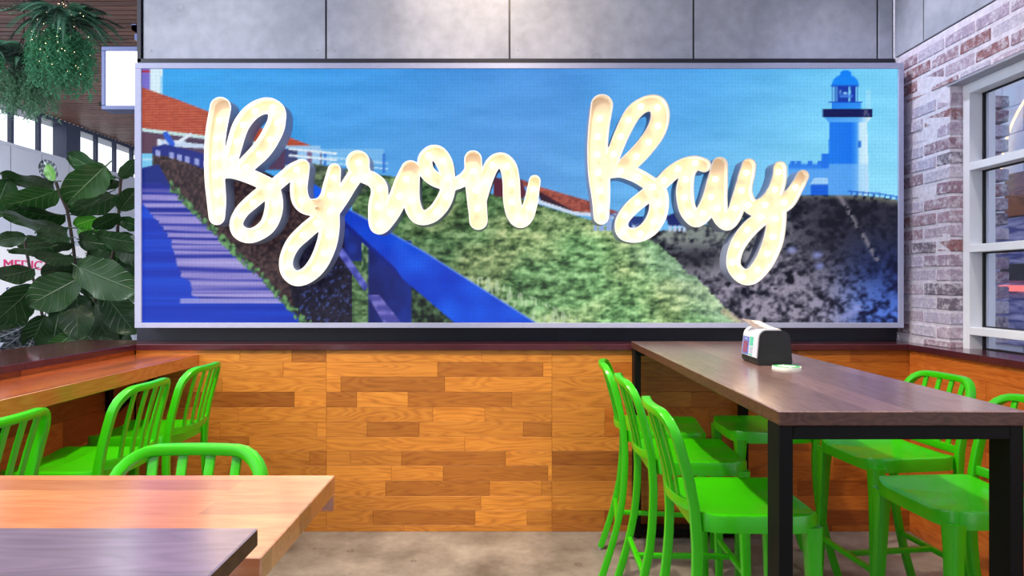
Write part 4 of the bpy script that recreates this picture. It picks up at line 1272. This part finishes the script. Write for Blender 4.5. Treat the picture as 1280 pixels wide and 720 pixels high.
# ------------------------------------------------------------------ mall beyond the low wall
MX, MCZ = -7.0, 4.05
gl2 = NT('clear_pane'); gl2.setv(**{'Base Color': (1, 1, 1, 1), 'Roughness': 0.0, 'Transmission Weight': 1.0, 'IOR': 1.1})
wm = struct_root('wall_mall', 'pale grey boarded wall of the mall hall')
jo = 6.0
b = MB(); b.box((MX - 0.3, 4.5, 0), (MX - 0.02, 15.9, 3.45)); b.build('backing', M['steel_dark'], wm)
while jo < 15.9:
    b = MB(); b.box((MX - 0.02, jo + 0.006, 0), (MX, jo + 0.59, 3.45), ch=0.003); b.build('wall_board', M['mall_wall'], wm); jo += 0.6
b = MB(); b.box((MX - 0.3, 4.5, MCZ - 0.06), (MX, 15.9, MCZ)); b.build('head_beam', M['steel_dark'], wm)
for y in (4.6, 6.4, 6.93, 7.46, 7.99, 8.52, 9.056, 9.584, 10.916, 11.43, 11.95, 12.47, 13.0, 13.5, 14.0, 14.5, 15.0, 15.5):
    b = MB(); b.box((MX - 0.08, y - 0.025, 3.45), (MX - 0.02, y + 0.025, MCZ - 0.06)); b.build('mullion', M['steel_dark'], wm)
b = MB(); b.box((MX - 0.2, 10.1, 3.45), (MX + 0.02, 10.43, MCZ - 0.03)); b.build('pier', M['steel_dark'], wm)
b = MB(); b.box((MX - 0.12, 4.5, 3.43), (MX + 0.01, 15.9, 3.47)); b.build('window_ledge', M['mall_wall'], wm)
b = MB(); b.box((MX - 0.06, 4.6, 3.47), (MX - 0.05, 15.9, MCZ - 0.06)); b.build('clerestory_pane', gl2.m, wm)
we = MB(); we.box((-7.3, 15.9, 0), (-2.0, 16.1, 4.1)); tag(we.build('wall_mall_end', M['mall_wall']), 'far end wall of the mall hall', None, None, 'structure')
cm = struct_root('ceiling', 'brown timber slat ceiling over the mall hall')
b = MB(); b.box((MX, 4.45, MCZ + 0.06), (-2.45, 16, MCZ + 0.1)); b.build('backing', mat('dark_ceiling_void', srgb(52, 32, 28), 0.9, noise=0.1), cm)
b = MB(); y = 4.5
while y < 15.9:
    b.box((MX, y, MCZ), (-2.46, y + 0.078, MCZ + 0.045)); y += 0.1
tag(b.build('slat', M['slat'], cm), None, None, None, 'stuff')

# clinic sign board on the mall wall
sb = thing('clinic_sign', 'white wall sign with pink MEDICAL lettering behind the fig plant', 'sign', (MX, 9.8, 1.0))
b = MB(); b.box((MX + 0.002, 8.6, 0.9), (MX + 0.03, 11.6, 2.1), ch=0.003); b.build('board', mat('white_sign_board', srgb(246, 246, 252), 0.5, noise=0.01), sb, (MX, 9.8, 1.0))


def text_part(body, size, y, z, m, root, og, width=None):
    cu = bpy.data.curves.new('lettering', 'FONT'); cu.body = body; cu.size = size; cu.extrude = 0.006; cu.resolution_u = 3
    tmp = bpy.data.objects.new('lettering', cu); COL.objects.link(tmp)
    dg = bpy.context.evaluated_depsgraph_get(); dg.update()
    me = bpy.data.meshes.new_from_object(tmp.evaluated_get(dg)); bpy.data.objects.remove(tmp); bpy.data.curves.remove(cu)
    w = max(v.co.x for v in me.vertices)
    sx = (width / w) if width else 1
    me.transform(Matrix.Translation(Vector((MX + 0.036, y, z)) - Vector(og)) @ Matrix.Rotation(PI / 2, 4, 'Z') @ Matrix.Rotation(PI / 2, 4, 'X') @ Matrix.Diagonal((sx, 1, 1, 1)))
    me.materials.clear()
    return link('lettering', me, m, root)


text_part('MEDICAL', 0.19, 8.81, 1.70, mat('pink_letters', srgb(226, 40, 120), 0.4, noise=0.02), sb, (MX, 9.8, 1.0), 1.04)
text_part('Spec', 0.12, 8.87, 1.36, mat('blue_letters', srgb(70, 80, 140), 0.4, noise=0.02), sb, (MX, 9.8, 1.0))

# light box blade sign
lb = thing('light_box_sign', 'blank glowing white light box with blue grey frame beside the screen', 'sign', P(148, 137, 4.5))
ogl = P(148, 137, 4.5)
x0, x1 = P(126.5, 58, 4.5).x, P(178, 58, 4.5).x; z1, z0 = P(0, 58, 4.5).z, P(0, 137, 4.5).z
for (a, c) in (((x0, z1 - 0.03), (x1, z1)), ((x0, z0), (x1, z0 + 0.03)), ((x0, z0 + 0.03), (x0 + 0.027, z1 - 0.03)), ((x1 - 0.027, z0 + 0.03), (x1, z1 - 0.03))):
    b = MB(); b.box((a[0], 4.5, a[1]), (c[0], 4.62, c[1]), ch=0.003); b.build('frame_rail', M['signblue'], lb, ogl)
b = MB(); b.box((x0 + 0.027, 4.51, z0 + 0.03), (x1 - 0.027, 4.6, z1 - 0.03)); b.build('light_panel', M['glow'], lb, ogl)
b = MB(); zt = P(0, 30, 4.2).z; xb = P(172.5, 0, 4.25).x
b.box((xb - 0.014, 4.2, z1 - 0.001), (xb + 0.014, 4.26, zt)); b.box((xb - 0.014, 4.2, z1 - 0.001), (xb + 0.014, 4.6, z1 + 0.03)); b.box((xb, 4.21, zt - 0.1), (-2.362, 4.25, zt - 0.06))
b.build('bracket', M['signblue'], lb, ogl)
b = MB(); q = P(118, 127, 4.5); b.box((q.x, 4.55, q.z - 0.012), (x0, 4.575, q.z + 0.012)); b.build('arm', M['black_steel'], lb, ogl)

# ------------------------------------------------------------------ fiddle leaf fig


def vein_node(n):
    """midrib and slanted side veins from the leaf's own coordinates (s across, t along)"""
    def mth(op, a, c=None, v=None):
        q = n.n('ShaderNodeMath', operation=op)
        n.l(a, q.inputs[0])
        if c is not None: n.l(c, q.inputs[1])
        if v is not None: q.inputs[1].default_value = v
        return q.outputs[0]
    s_ = n.n('ShaderNodeAttribute', attribute_name='leaf_s').outputs['Fac']; t_ = n.n('ShaderNodeAttribute', attribute_name='leaf_t').outputs['Fac']
    sa = mth('ABSOLUTE', s_)
    q = mth('SUBTRACT', t_, mth('MULTIPLY', mth('POWER', sa, v=0.8), v=0.30))
    d = mth('ABSOLUTE', mth('SUBTRACT', mth('FRACT', mth('MULTIPLY', q, v=7.0)), v=0.5))
    side = n.n('ShaderNodeMapRange'); n.l(d, side.inputs[0]); side.inputs[1].default_value = 0.0; side.inputs[2].default_value = 0.09; side.inputs[3].default_value = 0.7; side.inputs[4].default_value = 0.0
    midr = n.n('ShaderNodeMapRange'); n.l(sa, midr.inputs[0]); midr.inputs[1].default_value = 0.01; midr.inputs[2].default_value = 0.05; midr.inputs[3].default_value = 1.0; midr.inputs[4].default_value = 0.0
    return n.t.nodes[mth('MAXIMUM', side.outputs[0], midr.outputs[0]).node.name]


def leaf_material(name, base, dark, vein, trans=0.25, rough=0.35, veins=False):
    n = NT(name)
    at = vein_node(n) if veins else n.n('ShaderNodeAttribute', attribute_name='vein')
    oi = n.n('ShaderNodeObjectInfo')
    g = n.n('ShaderNodeNewGeometry'); nz = n.n('ShaderNodeTexNoise'); nz.inputs['Scale'].default_value = 14; n.l(g.outputs['Position'], nz.inputs['Vector'])
    m0 = n.n('ShaderNodeMix', data_type='RGBA'); n.l(nz.outputs[0], m0.inputs[0]); m0.inputs[6].default_value = dark; m0.inputs[7].default_value = base
    fac = at.outputs[0] if veins else at.outputs['Fac']
    m1 = n.n('ShaderNodeMix', data_type='RGBA'); n.l(fac, m1.inputs[0]); n.l(m0.outputs[2], m1.inputs[6]); m1.inputs[7].default_value = vein
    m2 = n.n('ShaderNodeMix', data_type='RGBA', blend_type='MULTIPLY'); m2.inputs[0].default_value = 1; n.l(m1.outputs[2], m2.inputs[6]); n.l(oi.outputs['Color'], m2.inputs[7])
    n.l(m2.outputs[2], n.b.inputs['Base Color'])
    bp = n.n('ShaderNodeBump'); bp.inputs['Strength'].default_value = 0.5; bp.inputs['Distance'].default_value = 0.02; n.l(fac, bp.inputs['Height']); n.l(bp.outputs[0], n.b.inputs['Normal'])
    n.setv(Roughness=rough, **{'Coat Weight': 0.15, 'Coat Roughness': 0.2})
    tr = n.n('ShaderNodeBsdfTranslucent'); n.l(m2.outputs[2], tr.inputs['Color'])
    ms = n.n('ShaderNodeMixShader'); ms.inputs[0].default_value = trans
    out = n.t.nodes['Material Output']; n.l(n.b.outputs[0], ms.inputs[1]); n.l(tr.outputs[0], ms.inputs[2]); n.l(ms.outputs[0], out.inputs['Surface'])
    return n.m


M['leaf'] = leaf_material('fig_leaf', srgb(58, 112, 50), srgb(30, 74, 36), srgb(112, 150, 96), 0.25, 0.35, True)


def fig_leaf_mesh(seed, stripes=False):
    r = random.Random(seed)
    nu, nv = 18, 12
    me = bpy.data.meshes.new('leaf'); vs = []; fs = []; vein = []; st = []
    ph = r.uniform(0, 6); bend = r.uniform(0.08, 0.22); cup = r.uniform(0.06, 0.16)
    for i in range(nu + 1):
        t = i / nu
        w = 0.34 * (math.sin(math.pi * min(1, t ** 0.72)) ** 0.62) * (0.62 + 0.5 * t) + 0.012
        if 0.25 < t < 0.5: w *= 0.94
        if i == nu: w = 0.03
        for j in range(nv + 1):
            s_ = 2 * j / nv - 1
            wav = 0.028 * abs(s_) ** 2 * math.sin(13 * t + ph + (1.7 if s_ > 0 else 0))
            y = t + (0.0 if abs(s_) < .01 else 0.015 * math.sin(9 * t + ph) * abs(s_))
            z = -bend * t * t + cup * (abs(s_) ** 1.5) * 0.5 + wav
            d = abs(((t - 0.42 * abs(s_)) * 6.5) % 1 - 0.5) * 2
            ridge = max(0, (d - 0.72) / 0.28) * (1 if abs(s_) < 0.93 else 0)
            m = max(1 - abs(s_) / 0.05, 0) if abs(s_) < 0.05 else 0
            z += -0.010 * ridge * (1 - abs(s_))
            vs.append((s_ * w, y, z)); st.append((s_, t))
            vein.append(max(ridge * (0.55 if not stripes else 1.0), 1.0 if j == nv // 2 else 0))
    for i in range(nu):
        for j in range(nv):
            a = i * (nv + 1) + j; fs.append((a, a + 1, a + nv + 2, a + nv + 1))
    n0 = len(vs)
    # petiole
    for k in range(2):
        y = -0.12 + 0.14 * k
        for (dx, dz) in ((-.012, 0), (.012, 0), (0, -.018)): vs.append((dx, y, dz - 0.004)); vein.append(0.7); st.append((0.03, 0.0))
    for q in range(3): fs.append((n0 + q, n0 + (q + 1) % 3, n0 + 3 + (q + 1) % 3, n0 + 3 + q))
    me.from_pydata(vs, [], fs); me.update()
    me.polygons.foreach_set('use_smooth', [True] * len(fs))
    a = me.attributes.new('vein', 'FLOAT', 'POINT'); a.data.foreach_set('value', np.array(vein, np.float32))
    for q, nm in enumerate(('leaf_s', 'leaf_t')):
        a = me.attributes.new(nm, 'FLOAT', 'POINT'); a.data.foreach_set('value', np.array([c[q] for c in st], np.float32))
    return me


LEAVES = [fig_leaf_mesh(s) for s in range(4)]
for q in LEAVES: q.materials.append(M['leaf'])
M['stripe_leaf'] = leaf_material('striped_leaf', srgb(54, 70, 78), srgb(30, 42, 54), srgb(226, 234, 244), 0.2)
STRIPE = fig_leaf_mesh(11, True); STRIPE.materials.append(M['stripe_leaf'])


def place_leaf(root, base, tip, d0, d1, w, tone, mesh=None, roll=0.0):
    A = P(base[0], base[1], d0); B = P(tip[0], tip[1], d1)
    ax = B - A; ln = ax.length; ax.normalize()
    view = (Vector((0, 0, EYE)) - (A + B) / 2).normalized()
    nrm = (view - ax * view.dot(ax)).normalized()
    ang = math.acos(max(0.2, min(1.0, w / 0.62)))
    side = ax.cross(nrm)
    if side.z > 0: ang = -ang
    nrm = (Matrix.Rotation(ang + roll, 3, ax) @ nrm).normalized()
    xa = ax.cross(nrm).normalized()
    R3 = Matrix((xa, ax, nrm)).transposed()
    o = bpy.data.objects.new('leaf', mesh or random.choice(LEAVES)); COL.objects.link(o); o.parent = root
    sx = ln * random.uniform(1.05, 1.2)
    o.matrix_basis = Matrix.Translation(A - root.location) @ R3.to_4x4() @ Matrix.Diagonal((sx, ln, ln, 1))
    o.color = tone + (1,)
    return o


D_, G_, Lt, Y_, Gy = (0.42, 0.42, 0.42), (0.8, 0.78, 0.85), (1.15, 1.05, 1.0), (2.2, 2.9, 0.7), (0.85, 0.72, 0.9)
fig = thing('fiddle_leaf_fig', 'tall fiddle leaf fig with big dark leaves behind the left ledge', 'plant', P(104, 520, 4.5) * 1.0)
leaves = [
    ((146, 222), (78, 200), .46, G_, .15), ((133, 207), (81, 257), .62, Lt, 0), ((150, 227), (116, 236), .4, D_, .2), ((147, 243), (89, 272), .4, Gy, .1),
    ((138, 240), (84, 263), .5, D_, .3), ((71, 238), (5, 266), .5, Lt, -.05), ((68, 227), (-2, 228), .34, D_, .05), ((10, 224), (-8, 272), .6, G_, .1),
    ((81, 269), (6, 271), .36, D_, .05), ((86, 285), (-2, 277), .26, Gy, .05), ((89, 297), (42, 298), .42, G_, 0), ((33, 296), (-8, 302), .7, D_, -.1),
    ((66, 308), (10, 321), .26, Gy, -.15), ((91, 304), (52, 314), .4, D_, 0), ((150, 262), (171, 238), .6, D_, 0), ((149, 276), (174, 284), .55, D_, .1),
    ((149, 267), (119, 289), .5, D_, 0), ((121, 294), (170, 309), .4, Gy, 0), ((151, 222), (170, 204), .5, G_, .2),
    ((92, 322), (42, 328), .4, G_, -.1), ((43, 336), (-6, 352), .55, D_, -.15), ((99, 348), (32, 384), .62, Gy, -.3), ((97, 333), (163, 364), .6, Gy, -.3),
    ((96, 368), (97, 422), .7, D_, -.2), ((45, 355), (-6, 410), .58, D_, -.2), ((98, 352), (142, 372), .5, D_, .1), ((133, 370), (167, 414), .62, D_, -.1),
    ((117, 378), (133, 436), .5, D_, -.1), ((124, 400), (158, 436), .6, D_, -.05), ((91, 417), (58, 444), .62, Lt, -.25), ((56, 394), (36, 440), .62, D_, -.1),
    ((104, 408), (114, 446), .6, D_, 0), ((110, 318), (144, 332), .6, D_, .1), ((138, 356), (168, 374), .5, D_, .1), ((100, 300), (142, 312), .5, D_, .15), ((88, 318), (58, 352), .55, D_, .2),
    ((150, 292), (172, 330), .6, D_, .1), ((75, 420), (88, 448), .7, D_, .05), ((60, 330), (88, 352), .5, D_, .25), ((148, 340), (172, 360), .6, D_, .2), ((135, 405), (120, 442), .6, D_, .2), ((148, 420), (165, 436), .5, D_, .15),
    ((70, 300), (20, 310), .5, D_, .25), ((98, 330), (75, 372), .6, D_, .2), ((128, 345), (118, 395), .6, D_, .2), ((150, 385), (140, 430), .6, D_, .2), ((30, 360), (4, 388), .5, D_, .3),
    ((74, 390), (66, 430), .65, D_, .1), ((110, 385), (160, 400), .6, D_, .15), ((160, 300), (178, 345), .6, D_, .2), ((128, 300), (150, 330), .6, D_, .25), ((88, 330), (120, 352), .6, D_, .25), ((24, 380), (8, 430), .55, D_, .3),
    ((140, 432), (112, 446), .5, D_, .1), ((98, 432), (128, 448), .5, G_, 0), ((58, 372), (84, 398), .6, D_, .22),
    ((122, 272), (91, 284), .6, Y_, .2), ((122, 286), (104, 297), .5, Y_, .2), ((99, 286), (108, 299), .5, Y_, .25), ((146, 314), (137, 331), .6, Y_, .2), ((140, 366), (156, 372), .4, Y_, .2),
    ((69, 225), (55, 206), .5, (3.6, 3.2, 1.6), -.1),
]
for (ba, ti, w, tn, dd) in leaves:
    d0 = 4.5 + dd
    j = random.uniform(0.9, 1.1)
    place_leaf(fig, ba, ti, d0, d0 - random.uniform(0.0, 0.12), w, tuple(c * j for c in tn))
for pts, r in (([(70, 228), (74, 240), (84, 262), (88, 285), (92, 312), (96, 350), (101, 400), (104, 450), (104, 500)], 1.9), ([(151, 224), (149, 255), (147, 290), (140, 322), (122, 360), (110, 420), (106, 500)], 1.8),
               ([(30, 296), (38, 340), (46, 360), (54, 400), (62, 440), (84, 500)], 1.7)):
    b = MB(); b.sweep([P(x, y, 4.56) for x, y in pts], (0, 1, 0), r * 4.56 / F, r * 4.56 / F, 8, 0, 2)
    b.build('stem', mat('dark_bark', srgb(58, 44, 38), 0.8, noise=0.2), fig, fig.location)
b = MB(); bp_ = P(104, 500, 4.56); b.sweep([(bp_.x, bp_.y, z) for z in (0.0, 0.02, 0.5, 0.72, 0.74)], (0, 1, 0), [.2, .22, .27, .29, .27], [.2, .22, .27, .29, .27], 20, 0, 2)
b.build('pot', mat('grey_pot', srgb(90, 90, 96), 0.7, noise=0.1), fig, fig.location)
fig_loc = fig.location.copy(); fig.location = (fig_loc.x, fig_loc.y, fig_loc.z)

sp = thing('striped_plant', 'grey and white striped leafy plant at the far left ledge', 'plant', P(15, 500, 4.4))
for (ba, ti, w) in (((28, 432), (-6, 448), .5), ((34, 412), (2, 442), .4), ((40, 425), (30, 448), .5), ((30, 408), (-8, 428), .4)):
    place_leaf(sp, ba, ti, 4.38, 4.3, w, (1, 1, 1), STRIPE)
b = MB(); b.sweep([P(36, 412, 4.4), P(38, 440, 4.4), P(30, 520, 4.4)], (0, 1, 0), 0.012, 0.012, 8, 0, 2); b.build('stem', M['steel_dark'], sp, sp.location)
b = MB(); q = P(28, 520, 4.4); b.sweep([(q.x, q.y, z) for z in (0.0, 0.02, 0.58, 0.6)], (0, 1, 0), [.12, .13, .16, .15], [.12, .13, .16, .15], 16, 0, 2); b.build('pot', M['mortar'], sp, sp.location)
s2 = place_leaf(fig, (69, 226), (52, 199), 4.7, 4.68, .6, (1, 1, 1), STRIPE); s2['label'] = 'pale striped leaf'

# ------------------------------------------------------------------ hanging fern baskets
M['fern'] = leaf_material('fern_green', srgb(84, 146, 116), srgb(44, 96, 76), srgb(150, 196, 170), 0.2, 0.5)
M['fern_dark'] = leaf_material('fern_dark_green', srgb(40, 70, 58), srgb(20, 40, 36), srgb(90, 120, 104), 0.2, 0.5)
M['trail'] = leaf_material('trailing_green', srgb(100, 176, 130), srgb(56, 122, 92), srgb(130, 190, 150), 0.3, 0.6)


def frond_mesh(seed):
    r = random.Random(seed); b = MB(); vs = []; fs = []; vein = []
    n = 12; droop = r.uniform(0.5, 0.9)
    def axis(t): return Vector((0, t * (1 - 0.18 * t), 0.38 * t - droop * t * t))
    for i in range(n):
        t = i / (n - 1); p = axis(t); w = 0.05 * math.sin(math.pi * (0.12 + 0.86 * t)) + 0.004
        vs += [p + Vector((-w, 0, 0.01)), p, p + Vector((w, 0, 0.01))]; vein += [0, 0.6, 0]
        if i: a = (i - 1) * 3; fs += [(a, a + 1, a + 4, a + 3), (a + 1, a + 2, a + 5, a + 4)]
    for k in range(16):   # leaflets
        t = 0.2 + 0.78 * k / 16; p = axis(t); l = 0.2 * math.sin(math.pi * (0.1 + 0.8 * t))
        for s_ in (-1, 1):
            q = len(vs); dr = Vector((s_ * l, 0.10, -0.04))
            vs += [p, p + dr * 0.5 + Vector((0, 0.018, 0.006)), p + dr, p + dr * 0.5 - Vector((0, 0.018, 0))]; vein += [0.3, 0, 0, 0]
            fs.append((q, q + 1, q + 2, q + 3))
    me = bpy.data.meshes.new('frond'); me.from_pydata(vs, [], fs); me.update()
    a = me.attributes.new('vein', 'FLOAT', 'POINT'); a.data.foreach_set('value', np.array(vein, np.float32))
    return me


FR = []
for s in range(3):
    me = frond_mesh(s); me.materials.append(M['fern']); FR.append(me)
FD = []
for s in range(3):
    me = frond_mesh(s + 5); me.materials.append(M['fern_dark']); FD.append(me)
M['fairy'] = mat('fairy_light', (1, .85, .5, 1), 0.4, emis=(1.0, 0.8, 0.45, 1), estr=3.0)
M['trail_pale'] = leaf_material('trailing_pale', srgb(136, 186, 152), srgb(84, 130, 104), srgb(170, 206, 180), 0.3, 0.6)


def hanging_fern(cx, cy, d, size, nfr, trail_h, trail_m, label, rope_top, dark_share=0.4, lights=60, seed=1):
    r = random.Random(seed)
    c = P(cx, cy, d)
    root = thing('hanging_fern', label, 'hanging plant', c, 0, 'hanging ferns')
    b = MB(); b.sphere((0, 0, -0.06), size * 0.3, 14, 8, 0, (1, 1, 0.7)); b.build('basket', mat('dark_moss', srgb(34, 44, 34), 0.9, noise=0.3, nscale=60, bump=0.8), root)
    b = MB()
    for k in range(3):
        a = 2 * PI * k / 3 + 0.4
        b.sweep([(size * 0.28 * math.cos(a), size * 0.28 * math.sin(a), 0), (0, 0, rope_top)], (1, 0.1, 0), 0.004, 0.004, 6, 0, 2)
    if MCZ - c.z - rope_top > 0: b.sweep([(0, 0, rope_top), (0, 0, MCZ - c.z)], (1, 0, 0), 0.004, 0.004, 6, 0, 2)
    b.build('hanging_wire', M['black_steel'], root)
    for k in range(nfr):
        a = 2 * PI * k / nfr * 3.0 + r.uniform(-.4, .4); lev = r.random()
        o = bpy.data.objects.new('frond', r.choice(FD if r.random() < dark_share else FR)); COL.objects.link(o); o.parent = root
        l = size * r.uniform(0.75, 1.15)
        o.matrix_basis = Matrix.Rotation(a, 4, 'Z') @ Matrix.Translation((0, size * 0.08, 0.02 + size * 0.1 * lev)) @ Matrix.Rotation(r.uniform(-0.3, 0.55), 4, 'X') @ Matrix.Diagonal((l * 0.9, l, l, 1))
        j = r.uniform(0.7, 1.35); o.color = (j, j, j, 1)
    vs = []; fs = []
    for k in range(300):   # strands of fine trailing foliage
        a = r.uniform(0, 2 * PI); rad = size * r.uniform(0.12, 0.62); x, y = rad * math.cos(a), rad * math.sin(a)
        ln = trail_h * r.uniform(0.45, 1.0); z0_ = -0.02 - 0.1 * r.random()
        n_ = int(ln / 0.022)
        for i in range(n_):
            z = z0_ - ln * i / n_; yy = r.uniform(0, 2 * PI); s_ = r.uniform(0.012, 0.026)
            dx, dy = s_ * math.cos(yy), s_ * math.sin(yy); q = len(vs)
            ox, oy = x + r.uniform(-.01, .01), y + r.uniform(-.01, .01)
            vs += [(ox, oy, z), (ox + dx - dy * .4, oy + dy + dx * .4, z - .012), (ox + dx * 1.8, oy + dy * 1.8, z - 0.03), (ox + dx + dy * .4, oy + dy - dx * .4, z - .016)]; fs.append((q, q + 1, q + 2, q + 3))
    me = bpy.data.meshes.new('trailing_foliage'); me.from_pydata(vs, [], fs); me.update()
    o = link('trailing_foliage', me, trail_m, root); o['kind'] = 'stuff'; o.color = (1, 1, 1, 1)
    if lights:
        b = MB()
        for k in range(lights):
            a = r.uniform(0, 2 * PI); rad = size * r.uniform(0.2, 0.6); z = r.uniform(-trail_h * 0.8, 0.1)
            b.sphere((rad * math.cos(a), rad * math.sin(a), z), 0.0032, 6, 4)
        for k in range(14):
            t = r.random(); b.sphere((r.uniform(-.08, .08), r.uniform(-.05, .05), 0.12 + 0.3 * t), 0.0032, 6, 4)
        o = b.build('fairy_lights', M['fairy'], root); o['kind'] = 'stuff'
    return root


hanging_fern(80, 34, 5.0, 0.37, 64, 0.46, M['trail'], 'hanging fern basket with fairy lights, beside the light box', 0.25, 0.35, 90, 3)
hanging_fern(30, 84, 5.75, 0.41, 58, 0.38, M['trail_pale'], 'paler dark crowned hanging fern below and left of the fairy lit basket', 0.3, 0.75, 0, 5)
hanging_fern(-14, 62, 5.2, 0.16, 18, 0.12, M['trail'], 'small green hanging fern cut by the left picture edge', 0.3, 0.1, 0, 9)
